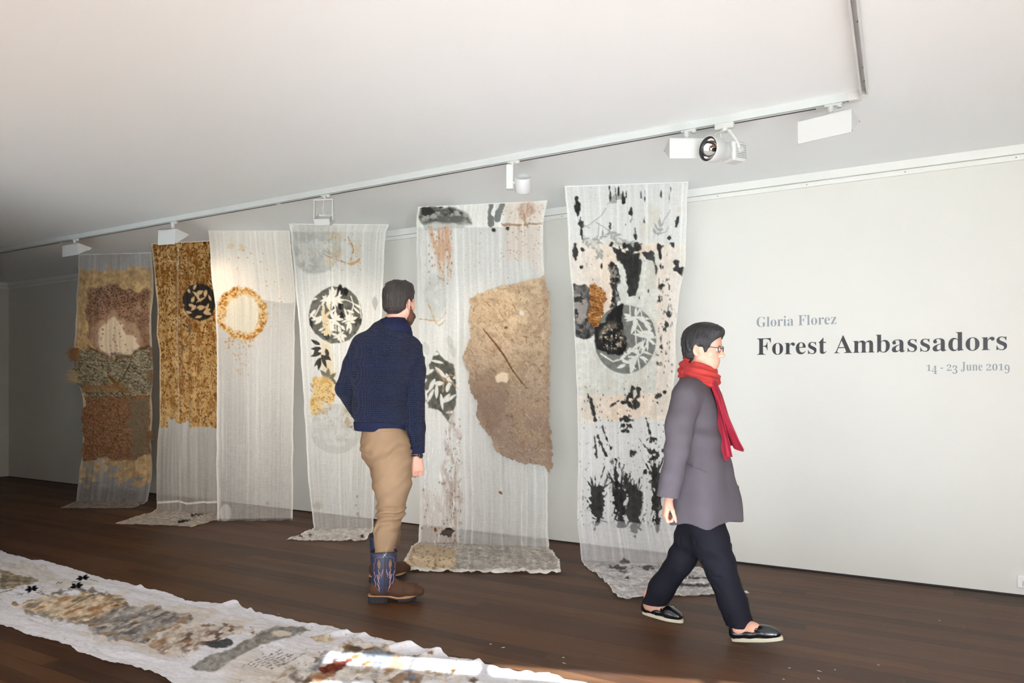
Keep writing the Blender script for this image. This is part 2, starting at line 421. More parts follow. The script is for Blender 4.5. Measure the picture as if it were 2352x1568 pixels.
class Canvas:
    """dye on a cloth: colour and opacity at every vertex of its mesh, worked out in the cloth's drawing coordinates"""
    def __init__(s, x, y, base, alpha):
        s.x, s.y = x.astype(float), y.astype(float)
        s.c = np.tile(np.array(base, float), (len(x), 1)); s.a = np.full(len(x), float(alpha))
    def n(s, fx, fy, seed, o=4): return fbm(s.x * fx, s.y * fy, seed, o)
    def mix(s, m, rgb, a=None, seed=None, var=0.0):
        i = np.nonzero(m > 0)[0]
        if not len(i): return
        m = np.clip(m[i], 0, 1)
        c = np.array(rgb, float)[None, :]
        if var: c = c * (1 + var * fbm(s.x[i] * .12, s.y[i] * .12, seed or 5, 4))[:, None]
        s.c[i] = s.c[i] * (1 - m[:, None]) + c * m[:, None]
        if a is not None: s.a[i] = s.a[i] * (1 - m) + a * m
    def near(s, x0, y0, x1, y1, pad, fn):
        """evaluate fn only at the vertices near a shape"""
        idx = np.nonzero((s.x > x0 - pad) & (s.x < x1 + pad) & (s.y > y0 - pad) & (s.y < y1 + pad))[0]
        out = np.zeros(len(s.x))
        if len(idx):
            q = object.__new__(Canvas); q.x, q.y = s.x[idx], s.y[idx]; out[idx] = fn(q)
        return out
    def ell(s, cx, cy, rx, ry=None, ang=0, rough=0.0, nf=0.05, soft=1.2, seed=1):
        ry = ry or rx; R = max(rx, ry)
        return s.near(cx - R, cy - R, cx + R, cy + R, 3 * rough + 2 * soft + 2, lambda q: q._ell(cx, cy, rx, ry, ang, rough, nf, soft, seed))
    def _ell(s, cx, cy, rx, ry, ang, rough, nf, soft, seed):
        ry = ry or rx; ca, sa = math.cos(ang), math.sin(ang)
        dx, dy = s.x - cx, s.y - cy; u = (dx * ca + dy * sa) / rx; v = (-dx * sa + dy * ca) / ry
        d = (np.sqrt(u * u + v * v) - 1) * min(rx, ry)
        if rough: d = d + rough * s.n(nf, nf, seed, 4)
        return np.clip(0.5 - d / (2 * soft), 0, 1)
    def sdpoly(s, P):
        P = np.array(P, float); d = np.full(len(s.x), 1e9); ins = np.zeros(len(s.x), bool)
        for i in range(len(P)):
            a = P[i - 1]; b = P[i]; e = b - a; L2 = e @ e + 1e-9
            t = np.clip(((s.x - a[0]) * e[0] + (s.y - a[1]) * e[1]) / L2, 0, 1)
            d = np.minimum(d, (s.x - a[0] - t * e[0]) ** 2 + (s.y - a[1] - t * e[1]) ** 2)
            c = (a[1] > s.y) != (b[1] > s.y)
            if abs(e[1]) > 1e-9:
                ins ^= c & (s.x < a[0] + (s.y - a[1]) * e[0] / e[1])
        d = np.sqrt(d); return np.where(ins, -d, d)
    def poly(s, P, rough=0.0, nf=0.06, soft=1.2, seed=2):
        A = np.array(P, float); lo, hi = A.min(0), A.max(0)
        return s.near(lo[0], lo[1], hi[0], hi[1], 3 * rough + 2 * soft + 2, lambda q: q._poly(P, rough, nf, soft, seed))
    def _poly(s, P, rough, nf, soft, seed):
        d = s.sdpoly(P)
        if rough: d = d + rough * s.n(nf, nf, seed, 5)
        return np.clip(0.5 - d / (2 * soft), 0, 1)
    def stroke(s, P, w, rough=0.0, nf=0.1, soft=0.8, seed=3):
        A = np.array(P, float); lo, hi = A.min(0), A.max(0); wm = max(w) if hasattr(w, '__len__') else w
        return s.near(lo[0], lo[1], hi[0], hi[1], wm + 3 * rough + 2 * soft + 2, lambda q: q._stroke(P, w, rough, nf, soft, seed))
    def _stroke(s, P, w, rough, nf, soft, seed):
        d = np.full(len(s.x), 1e9); ws = w if hasattr(w, '__len__') else [w] * len(P)
        P = [np.array(p, float) for p in P]
        for i in range(len(P) - 1):
            a, b = P[i], P[i + 1]; e = b - a; L2 = e @ e + 1e-9
            t = np.clip(((s.x - a[0]) * e[0] + (s.y - a[1]) * e[1]) / L2, 0, 1)
            d = np.minimum(d, np.hypot(s.x - a[0] - t * e[0], s.y - a[1] - t * e[1]) - (ws[i] * (1 - t) + ws[i + 1] * t))
        if rough: d = d + rough * s.n(nf, nf, seed, 4)
        return np.clip(0.5 - d / (2 * soft), 0, 1)
    def leaf(s, x, y, ang, ln, w, soft=0.7):
        return s.near(x, y, x, y, ln + w + 3, lambda q: q._leaf(x, y, ang, ln, w, soft))
    def _leaf(s, x, y, ang, ln, w, soft):
        ca, sa = math.cos(ang), math.sin(ang); dx, dy = s.x - x, s.y - y
        u = (dx * ca + dy * sa) / ln; v = -dx * sa + dy * ca
        prof = np.where((u > 0) & (u < 1), w * np.sin(np.pi * np.clip(u, 0, 1) ** 0.8), -2)
        return np.clip(0.5 + (prof - np.abs(v)) / (2 * soft), 0, 1)
    def spray(s, x, y, ang, ln, rr, n=7, lw=4, ll=18, bend=0.5):
        """a twig with leaves on both sides"""
        m = np.zeros(len(s.x)); pts = [(x, y)]; a = ang
        for i in range(n):
            a += rr.uniform(-bend, bend) * .5
            px, py = pts[-1]; q = (px + math.cos(a) * ln / n, py + math.sin(a) * ln / n); pts.append(q)
            for sd_ in (-1, 1):
                if rr.random() < .85:
                    m = np.maximum(m, s.leaf(q[0], q[1], a + sd_ * rr.uniform(.35, .95), ll * rr.uniform(.7, 1.25), lw * rr.uniform(.7, 1.2)))
        return np.maximum(m, s.stroke(pts, 0.8))
    def speck(s, reg, n, rgb, rr, r=(0.8, 2.2), a=.95, el=1.0):
        x0, y0, x1, y1 = reg; m = np.zeros(len(s.x))
        idx = np.where((s.x > x0 - 8) & (s.x < x1 + 8) & (s.y > y0 - 8) & (s.y < y1 + 8))[0]
        xs, ys = s.x[idx], s.y[idx]; mm = np.zeros(len(idx))
        for _ in range(n):
            cx, cy, q = rr.uniform(x0, x1), rr.uniform(y0, y1), rr.uniform(*r)
            mm = np.maximum(mm, np.clip(1.1 - np.hypot((xs - cx), (ys - cy) / el) / q * .7, 0, 1))
        m[idx] = mm; s.mix(m, rgb, a)
    def scatter_leaves(s, cx, cy, R, n, rr, ln, w):
        m = np.zeros(len(s.x))
        for k in range(n):
            r = R * math.sqrt((k + .5) / n); a = k * 2.4 + rr.uniform(-.3, .3)
            m = np.maximum(m, s.leaf(cx + r * math.cos(a), cy + r * math.sin(a), rr.uniform(0, 6.28), rr.uniform(*ln), rr.uniform(*w)))
        return m
    def gate(s, fx, fy, seed, lo, hi, o=5):
        return np.clip((s.n(fx, fy, seed, o) - lo) / (hi - lo), 0, 1)
    def band(s, y0, y1, soft=3, rough=0, seed=4):
        yy = s.y + (rough * s.n(.05, .05, seed, 4) if rough else 0)
        return np.clip((yy - y0) / soft, 0, 1) * np.clip((y1 - yy) / soft, 0, 1)

def set_dye(o, canvas):
    me = o.data
    at_ = me.color_attributes.new('dye', 'FLOAT_COLOR', 'POINT')
    buf = np.ones((len(me.vertices), 4), np.float32)
    buf[:, :3] = lin_np(canvas.c); buf[:, 3] = np.clip(canvas.a, 0, 1)
    at_.data.foreach_set('color', buf.ravel())
    cv = me.attributes.new('cover', 'FLOAT', 'POINT'); cv.data.foreach_set('value', buf[:, 3].copy())

class Hanging:
    """a strip of cloth dropped from the ceiling and trailing on the floor; wall rows lie in a vertical plane through the two top corners, floor rows on the boards"""
    def __init__(s, name, label, topL, topR, rows, frows, seed, fold=0.010, sp=1.8, floor_wr=0.006):
        A = onz(*topL, CEIL - 0.002); B = onz(*topR, CEIL - 0.002)
        s.A = A; s.e = (B - A) / np.linalg.norm(B - A); s.nrm = np.array([s.e[1], -s.e[0], 0.0])
        if s.nrm @ FWD > 0: s.nrm = -s.nrm
        s.name, s.label, s.seed = name, label, seed
        Ls = []; Rs = []; flo = []
        for (xl, yl, xr, yr) in rows:
            Ls.append(s.onplane(xl, yl)); Rs.append(s.onplane(xr, yr)); flo.append(0.0)
        for (xl, yl, xr, yr) in frows:
            Ls.append(onz(xl, yl, 0.004)); Rs.append(onz(xr, yr, 0.004)); flo.append(1.0)
        Ls, Rs, flo = np.array(Ls), np.array(Rs), np.array(flo)
        Ls[:, 2] = np.maximum(Ls[:, 2], .004); Rs[:, 2] = np.maximum(Rs[:, 2], .004)
        mid = (Ls + Rs) / 2
        seg = np.linalg.norm(np.diff(mid, axis=0), axis=1); cum = np.concatenate([[0], np.cumsum(seg)])
        dep = (mid[0] - CAMP) @ FWD; step = sp / FPX * dep
        nt_ = max(60, int(cum[-1] / step)); wmax = np.linalg.norm(Rs - Ls, axis=1).max(); ns = max(30, int(wmax / step))
        tt = np.linspace(0, cum[-1], nt_)
        ip = lambda arr: np.stack([np.interp(tt, cum, arr[:, k]) for k in range(3)], 1)
        Li, Ri, fl = ip(Ls), ip(Rs), np.interp(tt, cum, flo)
        ss = np.linspace(0, 1, ns)
        S, Tt = np.meshgrid(ss, tt / cum[-1])
        P = Li[:, None, :] * (1 - S[..., None]) + Ri[:, None, :] * S[..., None]
        wav = 0.004 * fbm(tt * 9, tt * 0 + seed, seed, 4)       # uneven selvedge
        P += (s.e * 1.0)[None, None, :] * (wav[:, None, None] * (np.abs(S - .5) * 2)[..., None] ** 4)
        s.px, s.py = project(P); s.flat = P.copy()
        flo2 = np.repeat(fl[:, None], ns, 1)
        W = wmax
        d = fold * (fbm(S * W * 7 + .6 * Tt, Tt * 2.2, seed + 3, 3) + .5 * fbm(S * W * 22, Tt * 3.5, seed + 4, 2))
        d = d * np.clip(Tt * 14, .15, 1)
        P = P + s.nrm * (d * (1 - flo2))[..., None]
        lift = floor_wr * (np.abs(fbm(P[..., 0] * 9, P[..., 1] * 9, seed + 7, 4)) ** 1.2 * 2.0 + .6 * np.clip(fbm(P[..., 0] * 30, P[..., 1] * 30, seed + 8, 3), 0, 1))
        P[..., 2] += lift * flo2
        P[..., 2] = np.maximum(P[..., 2], 0.003)
        s.P = P; s.ns, s.nt = ns, nt_; s.S, s.T, s.flo = S, Tt, flo2
        s.can = Canvas(s.px.ravel(), s.py.ravel(), (225, 222, 214), .55)
        s.can.S, s.can.T, s.can.flo = S.ravel(), Tt.ravel(), flo2.ravel()
    def onplane(s, x, y):
        r = ray(x, y); t = ((s.A - CAMP) @ s.nrm) / (r @ s.nrm); return CAMP + r * t
    def hem(s, w=.015, a=.9, rgb=None):
        c = s.can; m = np.clip(1.4 - np.minimum(c.S, 1 - c.S) / w, 0, 1) * .8
        c.mix(m, rgb or (236, 233, 226), a)
    def threads(s, seed, k=.10):
        """vertical drawn threads and creases: slightly more opaque lines"""
        c = s.can; v = fbm(c.S * 60 + .5 * fbm(c.T * 5, c.T * 0, seed), c.T * 1.5, seed, 3)
        c.a = np.clip(c.a + .5 * k * v + .22 * np.clip(v - .6, 0, 1), 0.02, 1)
    def build(s, holes=None):
        c = s.can; f = np.clip(c.flo * 1.5, 0, 1); X_, Y_ = s.P[..., 0].ravel(), s.P[..., 1].ravel()
        rg = (1 - np.abs(fbm(X_ * 34, Y_ * 16, s.seed + 9, 3))) ** 3; rg2 = (1 - np.abs(fbm(X_ * 14 + Y_ * 10, Y_ * 22 - X_ * 6, s.seed + 10, 3))) ** 5
        dark = np.clip((c.c.mean(1) - 150) / 60, 0, 1)
        c.a = c.a + f * dark * (np.where(c.a > .94, 0, .16) * (rg - .55) + .22 * rg2); c.c = np.clip(c.c + (f * dark * (8 * rg2 + 4 * (rg - .6)))[:, None], 0, 252)
        ns, nt_ = s.ns, s.nt
        i = np.arange((nt_ - 1) * (ns - 1)); r, q = i // (ns - 1), i % (ns - 1)
        F = np.stack([r * ns + q, r * ns + q + 1, (r + 1) * ns + q + 1, (r + 1) * ns + q], 1)
        if holes is not None:
            h = holes.reshape(nt_, ns); keep = ~(h[r, q] & h[r + 1, q + 1]); F = F[keep]
        V = s.P.reshape(-1, 3)
        base = np.array([V[:, 0].mean(), V[:, 1].mean(), 0.0])
        s.root = empty(s.name, base); tag(s.root, s.label, 'textile artwork', 'dyed gauze strips hung along the wall')
        s.o = obj('gauze', V, F, M_gauze, s.root, True); set_dye(s.o, s.can)
        # thin batten that holds the top edge under the ceiling
        a, b = s.P[0, 0], s.P[0, -1]
        MB().tube([a + [0, 0, -.001], b + [0, 0, -.001]], 0.0035, 6).build('top_batten', M_trim, s.root)
        return s.o
    def patch(s, name, poly, paint, off=.006, relief=.006, rough=4, nf=.08, seed=11, label=None, sub=1):
        """a sheet of paper or fibre fixed on the cloth, with a ragged outline of its own"""
        P0 = np.array(poly, float); x0, y0 = P0.min(0) - 8; x1, y1 = P0.max(0) + 8
        step = 1.8 / sub
        nx, ny = int((x1 - x0) / step) + 1, int((y1 - y0) / step) + 1
        X, Y = np.meshgrid(np.linspace(x0, x1, nx), np.linspace(y0, y1, ny))
        c = Canvas(X.ravel(), Y.ravel(), (150, 120, 90), .97)
        sd_ = c.sdpoly(poly) + rough * c.n(nf, nf, seed, 5)
        W = np.array([s.onplane(a, b) for a, b in zip((x0, x1, x0), (y0, y0, y1))])
        # plane points for every drawing coordinate
        R = FWD[None] + RGT[None] * ((c.x - 1176) / FPX)[:, None] + UPV[None] * ((HORIZ - c.y) / FPX)[:, None]
        t = ((s.A - CAMP) @ s.nrm) / (R @ s.nrm); V = CAMP + R * t[:, None]
        rel = relief * (c.n(.03, .03, seed + 1, 3) + .5 * c.n(.15, .15, seed + 2, 3))
        V = V + s.nrm * (off + np.abs(rel) + .012)[:, None]
        paint(c)
        i = np.arange((ny - 1) * (nx - 1)); r, q = i // (nx - 1), i % (nx - 1)
        F = np.stack([r * nx + q, r * nx + q + 1, (r + 1) * nx + q + 1, (r + 1) * nx + q], 1)
        ins = (sd_ < 0); keep = ins[F].sum(1) >= 3; F = F[keep]
        used = np.unique(F); mp = np.full(len(V), -1); mp[used] = np.arange(len(used))
        c.c = c.c[used]; c.a = c.a[used]
        o = obj(name, V[used], mp[F], M_paper, s.root, True); set_dye(o, c)
        if label: o['label'] = label
        return o
# ---------------------------------------------------------------- hanging with fibre sheets (far left)
def tufts(h, name, px, py, ang, n, ln, mat_, seed):
    """combed fibre ends that stick out past the edge"""
    rr = random.Random(seed); mb = MB(); p0 = h.onplane(px, py); sc = np.linalg.norm(h.onplane(px + 1, py) - p0)
    for _ in range(n):
        a = ang + rr.uniform(-.35, .35); l = ln * rr.uniform(.5, 1.15) * sc
        q = p0 + s_off(h, rr.uniform(-5, 5) * sc, rr.uniform(-11, 11) * sc) + h.nrm * (.012 + rr.uniform(0, .018))
        d = h.e * math.cos(a) + UPV * -math.sin(a); d = d + h.nrm * rr.uniform(-.2, .35)
        w = np.cross(d, h.nrm); w = w / np.linalg.norm(w) * rr.uniform(.4, .9) * sc
        mb.add([q - w, q + w, q + d * l + UPV * rr.uniform(-2, 2) * sc, q + h.nrm * sc * .6], [(0, 1, 2), (1, 3, 2), (3, 0, 2)])
    return mb.build(name, mat_, h.root)
def s_off(h, u, v): return h.e * u + UPV * v

R1 = random.Random(11)
h1 = Hanging('fibre_hanging', 'dim gauze strip with brown felted fibre sheets and a cream oval, nearest the far corner', (180, 585), (348, 580),
    [(180, 585, 348, 580), (178, 625, 351, 620), (173, 680, 352, 672), (174, 720, 347, 715), (171, 770, 346, 765), (168, 790, 348, 795), (178, 825, 350, 830), (176, 850, 351, 850),
     (183, 885, 350, 885), (191, 915, 346, 905), (192, 960, 350, 950), (190, 1000, 346, 1000), (192, 1040, 347, 1030), (183, 1075, 350, 1068), (179, 1110, 347, 1100), (175, 1150, 338, 1150)],
    [(160, 1158, 331, 1158), (138, 1167, 300, 1167)], 21, fold=.012)
c = h1.can; c.c[:] = (206, 200, 196); c.a[:] = .38 + .26 * np.clip(2.6 - 3 * c.T, 0, 1) * (1 - c.flo)
tan, brn = (198, 164, 118), (168, 124, 92)
c.mix(c.band(612, 1112, 6, 14, 31) * (1 - .95 * c.band(1060, 1400, 20, 60, 33) * c.gate(.03, .03, 34, -.3, .1)), tan, .96, 35, .14)
c.mix(c.gate(.25, .25, 36, .35, .7) * c.band(620, 1100, 10), (172, 138, 92), .95)
sq = c.poly([(204, 662), (250, 655), (300, 664), (341, 672), (346, 740), (346, 802), (300, 818), (225, 818), (203, 770), (199, 700)], 7, .06, 3, 37)
c.mix(sq, (158, 122, 98), .97, 38, .12); c.mix(sq * c.gate(.05, .05, 39, -.2, .5) * .6, (128, 94, 72), .97)
c.mix(sq * c.gate(.5, .7, 45, .1, .35) * np.clip(1.25 - (c.y - 655) / 130, .25, 1), (78, 54, 40), .97)
c.mix(c.poly([(262, 708), (276, 730), (312, 742), (320, 780), (302, 815), (238, 818), (212, 790), (214, 752), (240, 734)], 5, .06, 4, 40) * .85, (184, 152, 124), .97)
c.mix(c.poly([(238, 744), (262, 728), (284, 744), (290, 768), (312, 776), (319, 795), (300, 817), (262, 824), (240, 817), (231, 790), (227, 765)], 4, .07, 2, 41), (232, 210, 180), .97)
c.mix(c.stroke([(205, 800), (240, 818), (300, 822), (340, 800)], 6, 6, .1, 3, 46) * .7, (70, 50, 38), .97)
c.speck((215, 735, 315, 815), 70, (96, 76, 56), R1, (.6, 1.8))
c.mix(c.gate(.05, .12, 43, -.1, .4) * (c.y > 1095), (170, 166, 164), .6)
h1.hem(.02, .85, (214, 206, 196)); h1.threads(44); h1.build()
def p_bark(c):
    c.c[:] = (146, 132, 106)
    c.mix(c.gate(.07, .5, 51, -.2, .5), (104, 92, 70)); c.mix(c.gate(.3, .7, 52, .25, .6), (64, 54, 42)); c.mix(c.gate(.3, .7, 58, .3, .6), (184, 172, 146))
    c.mix(c.stroke([(305, 830), (285, 870), (272, 880)], 1.6, 1), (70, 52, 34)); c.mix(c.stroke([(255, 865), (285, 900)], 2.5, 2), (112, 76, 40))
    c.mix(c.ell(250, 890, 40, 12, rough=8) * .6, (150, 104, 66))
h1.patch('bark_fibre_sheet', [(172, 802), (205, 800), (232, 812), (262, 824), (300, 818), (330, 800), (348, 798), (352, 860), (348, 905), (280, 910), (200, 912), (185, 890), (176, 872), (172, 840)], p_bark, .006, .010, 5, .1, 53, 'grey-brown combed bark fibre sheet')
def p_felt(c):
    c.c[:] = (146, 106, 78)
    c.mix(c.gate(.1, .1, 54, -.2, .6), (138, 94, 64)); c.mix(c.gate(.6, .8, 55, .2, .5), (84, 58, 42)); c.mix(c.gate(.6, .7, 56, .35, .6) * .7, (172, 130, 100))
    c.mix(c.poly([(300, 915), (350, 915), (350, 1060), (305, 1060)], 14, .06, 6) * .75, (118, 104, 82))
h1.patch('felt_sheet', [(196, 908), (260, 904), (345, 908), (348, 960), (344, 1010), (350, 1040), (300, 1058), (240, 1050), (190, 1062), (194, 1010), (192, 960)], p_felt, .004, .012, 5, .09, 57, 'rust-brown felted sheet')
M_tuft = mat('bark_fibre', (136, 92, 52), .85, var=.3, scale=40)
M_tuft2 = mat('pale_bark_fibre', (176, 150, 112), .85, var=.3, scale=40)
tufts(h1, 'fibre_tuft', 182, 812, math.pi * .98, 130, 24, M_tuft, 1)
tufts(h1, 'fibre_tuft', 180, 866, math.pi * 1.02, 130, 24, M_tuft2, 2)
tufts(h1, 'fibre_tuft', 345, 862, .05, 60, 12, M_tuft, 3)
tufts(h1, 'fibre_tuft', 342, 1000, -.05, 60, 14, M_tuft, 4)
tufts(h1, 'fibre_tuft', 345, 808, .05, 40, 10, M_tuft, 5)

# ---------------------------------------------------------------- rust printed hanging
R2 = random.Random(12)
h2 = Hanging('rust_hanging', 'rust-mottled strip with a small black leaf roundel, its plain foot trailing on the floor', (347, 560), (500, 552),
    [(347, 560, 500, 552), (350, 600, 500, 600), (355, 650, 500, 650), (360, 700, 502, 700), (358, 770, 503, 770), (364, 805, 503, 800), (366, 900, 504, 900), (366, 965, 504, 965), (361, 1010, 504, 1010), (359, 1100, 504, 1100), (360, 1168, 505, 1176)],
    [(345, 1178, 504, 1186), (300, 1192, 500, 1194), (262, 1203, 440, 1210)], 22, fold=.014)
c = h2.can; c.c[:] = (226, 218, 208); c.a[:] = .38 + .26 * np.clip(2.6 - 3 * c.T, 0, 1) * (1 - c.flo)
rust = np.clip((985 + 10 * c.n(.06, .06, 61) - c.y + np.where(c.x > 412, -(c.x - 412) * .0, 0) - np.where((c.x > 385) & (c.x < 455), (455 - c.x) * .38, 0)) / 3, 0, 1)
c.mix(rust, (192, 152, 98), .97, 62, .10)
c.mix(rust * c.gate(.09, .05, 63, -.1, .7) * .6, (172, 124, 66), .97)
den = np.clip(1.08 - (c.y - 560) / 560, .4, 1)
c.mix(rust * np.clip((c.n(.11, .06, 69, 5) - (.5 - .42 * den)) / .35, 0, 1) * .65, (140, 88, 36), .97)
c.mix(rust * np.clip((c.n(.34, .22, 64, 5) - (.52 - .46 * den)) / .22, 0, 1) * .85, (118, 70, 24), .97)
c.mix(rust * np.clip((c.n(.5, .34, 65, 4) - (.72 - .42 * den)) / .2, 0, 1), (76, 46, 18), .97)
for xx in (404, 414, 432, 450): c.mix(rust * c.stroke([(xx, 575), (xx + 4, 700), (xx + 8, 900)], 2.0, 4, .05, 2, 66) * .6, (128, 78, 32))
c.mix(c.ell(458, 693, 37, 42, rough=1.5, seed=67), (46, 40, 34), .98)
lv = c.scatter_leaves(456, 693, 34, 20, R2, (15, 25), (2.4, 4.2))
c.mix(lv * c.ell(458, 693, 36, 41), (204, 166, 120), .97)
for (x_, y_, a_) in ((432, 744, .9), (437, 752, 1.6), (420, 790, 1.2)): c.mix(c.leaf(x_, y_, a_, 16, 4) * .7, (96, 84, 66))
c.mix(c.stroke([(360, 1154), (410, 1151), (430, 1156), (465, 1153), (505, 1153)], 2.2, .6), (250, 247, 240), .97)
c.mix(c.stroke([(410, 560), (408, 760), (412, 1000), (412, 1170)], 1.5, 1, .05, 2) * .5, (240, 226, 204), .9)
c.mix(c.flo * .6, (226, 218, 208), .66)
for (x_, y_) in ((420, 1197), (455, 1183)): c.mix(c.ell(x_, y_, 14, 3.5, rough=3, nf=.2), (66, 60, 52), .9)
h2.hem(.018, .9, (226, 206, 176)); h2.threads(68); h2.build()

# ---------------------------------------------------------------- cream hanging with rust ring
R3 = random.Random(13)
h3 = Hanging('cream_hanging', 'sheer cream strip with a single rust ring, ending level with the floor', (478, 530), (665, 530),
    [(478, 530, 665, 530), (481, 570, 668, 570), (485, 640, 676, 640), (494, 700, 679, 690), (497, 760, 677, 760), (498, 936, 673, 936), (498, 1100, 672, 1100), (499, 1192, 672, 1190)],
    [(499, 1197, 672, 1195)], 23, fold=.012)
c = h3.can; c.c[:] = (240, 234, 226); c.a[:] = .38 + .26 * np.clip(2.6 - 3 * c.T, 0, 1) * (1 - c.flo)
c.mix(np.clip((693 + 4 * np.sin(c.x * .05) - c.y) / 2, 0, 1), (244, 236, 224), .85)
ring = c.ell(555, 720, 57, 60, rough=5, nf=.05, soft=3, seed=71)
c.mix(ring, (228, 190, 130), .9); c.mix(c.ell(556, 722, 42, 46, rough=6, nf=.05, soft=5, seed=72), (240, 228, 206), .85)
edge = ring * (1 - c.ell(556, 722, 43, 48, rough=6, soft=6, seed=72))
c.mix(edge * c.gate(.2, .2, 73, -.1, .4), (176, 112, 38), .92); c.mix(edge * c.gate(.35, .35, 74, .25, .5), (118, 66, 20), .92)
c.speck((515, 770, 585, 800), 46, (176, 112, 44), R3, (.8, 2.4)); c.speck((535, 795, 575, 860), 36, (190, 136, 70), R3, (.7, 2)); c.speck((600, 640, 650, 760), 20, (196, 140, 76), R3, (.6, 1.8))
c.speck((520, 555, 640, 620), 18, (190, 134, 74), R3, (.7, 2)); c.speck((505, 640, 665, 1100), 24, (150, 110, 70), R3, (.5, 1.2))
c.mix(c.ell(530, 565, 9, 7, rough=2) * .4, (228, 190, 130)); c.mix(c.ell(555, 568, 6, 9, rough=2) * .4, (228, 190, 130))
c.mix(c.ell(518, 1178, 14, 20) * .6, (240, 236, 228), .8)
c.mix(c.ell(614, 1155, 4, 4) * .7, (150, 148, 142))
h3.hem(.022, .92, (244, 240, 232)); h3.threads(75, .09); h3.build()

# ---------------------------------------------------------------- leaf roundel hanging
R4 = random.Random(14)
h4 = Hanging('leaf_print_hanging', 'white gauze strip with a charcoal leaf roundel and ochre stains, behind the man', (663, 514), (893, 516),
    [(663, 514, 893, 516), (666, 530, 885, 534), (677, 632, 881, 637), (689, 785, 873, 785), (700, 957, 868, 957), (709, 1104, 861, 1104), (719, 1197, 857, 1190), (721, 1211, 857, 1210)],
    [(706, 1222, 857, 1220), (655, 1241, 838, 1243)], 24, fold=.013, floor_wr=.012)
c = h4.can; c.c[:] = (244, 242, 236); c.a[:] = .38 + .26 * np.clip(2.6 - 3 * c.T, 0, 1) * (1 - c.flo)
top = c.ell(722, 562, 62, 66, rough=3, soft=3, seed=81)
c.mix(top * (.35 + .3 * c.gate(.06, .06, 82, -.3, .6)), (150, 150, 142), .75)
lv = np.zeros(len(c.x))
for k in range(8): lv = np.maximum(lv, c.spray(R4.uniform(675, 740), R4.uniform(525, 600), R4.uniform(-.4, 1.2), 34, R4, 4, 2.6, 16))
c.mix(lv * top * .8, (236, 234, 226), .62)
c.mix(c.gate(.05, .05, 83, .1, .5) * c.ell(775, 580, 62, 50, soft=14) * .5, (222, 196, 150), .75)
for pts in ([(745, 585), (775, 597), (800, 606), (822, 602)], [(760, 535), (768, 570), (772, 596)], [(800, 545), (812, 570), (806, 600)]): c.mix(c.stroke(pts, 1.0, 2, .2), (182, 138, 84), .85)
c.mix(c.stroke([(806, 607), (820, 600), (824, 596)], 3, 1.5), (200, 158, 104), .85); c.speck((745, 530, 830, 625), 70, (164, 116, 64), R4, (.5, 1.6)); c.speck((670, 520, 880, 700), 40, (130, 104, 76), R4, (.4, 1.1))
disc = c.poly([(771 + 62 * math.cos(t) * (1 + .015 * math.sin(5 * t)), 723 + 66 * math.sin(t) * (1 + .02 * math.cos(7 * t))) for t in np.linspace(0, 6.28, 19)[:-1]], .6)
c.mix(disc, (92, 90, 82), .95, 84, .18); c.mix(disc * c.gate(.06, .03, 85, .25, .4) * .8, (40, 38, 36), .97)
for (x_, y_) in ((794, 670), (781, 662), (784, 724), (782, 702)): c.mix(c.ell(x_, y_, 5, 9, rough=2, nf=.2), (34, 32, 30), .97)
lv = np.zeros(len(c.x))
for (x_, y_, n_, l_) in ((766, 684, 13, 27), (803, 736, 12, 26), (748, 690, 8, 22), (752, 757, 12, 20), (768, 735, 9, 24), (742, 728, 9, 22), (780, 768, 7, 22)):
    for k in range(n_): lv = np.maximum(lv, c.leaf(x_ + R4.uniform(-4, 4), y_ + R4.uniform(-4, 4), 6.28 * k / n_ + R4.uniform(-.3, .3), l_ * R4.uniform(.6, 1.15), R4.uniform(2.4, 4.6)))
for pts in ([(766, 684), (800, 690), (818, 700)], [(803, 736), (812, 700), (806, 680)], [(720, 735), (735, 700)], [(742, 700), (750, 770)], [(770, 690), (772, 760)], [(825, 690), (830, 730)]): lv = np.maximum(lv, c.stroke(pts, 1.2, .5))
lv = np.maximum(lv, c.scatter_leaves(768, 728, 60, 22, R4, (14, 26), (2, 3.6)))
c.mix(lv * disc, (240, 234, 220), .75)
c.mix(c.poly([(740, 700), (756, 700), (758, 770), (748, 780), (736, 740)], 5, .08, 4) * lv * .7, (220, 186, 128))
c.mix(c.poly([(736, 785), (756, 785), (764, 830), (770, 860), (750, 880), (738, 850)], 6, .06, 5) * .6, (224, 190, 132), .8)
lv = np.zeros(len(c.x))
for (x_, y_, a_, l_) in ((735, 792, -2.6, 24), (734, 796, 2.2, 24), (738, 810, 2.8, 26), (738, 820, 2.2, 28), (738, 815, 1.2, 34), (745, 815, .7, 20), (748, 800, 1.3, 22), (738, 800, 3.1, 24), (735, 822, 1.7, 30), (752, 826, -2.5, 20)): lv = np.maximum(lv, c.leaf(x_, y_, a_, l_, 4.4))
c.mix(lv, (44, 42, 36), .95)
lv = np.zeros(len(c.x))
for (x_, y_, a_, l_) in ((752, 868, -1.5, 24), (752, 868, -2.3, 26), (755, 870, -.7, 22), (750, 865, 1.2, 28), (756, 866, .8, 26), (748, 868, 2.4, 24)): lv = np.maximum(lv, c.leaf(x_, y_, a_, l_, 5))
c.mix(lv, (104, 96, 74), .9); c.mix(c.stroke([(756, 880), (762, 910)], 1), (96, 84, 60), .9)
st = c.poly([(718, 872), (742, 862), (764, 880), (770, 920), (752, 950), (726, 958), (712, 935)], 5, .05, 3); c.mix(st, (222, 188, 126), .88); c.mix(st * c.gate(.12, .12, 86, .1, .5) * .7, (190, 144, 70)); c.speck((714, 880, 768, 955), 90, (126, 78, 30), R4, (.5, 1.7))
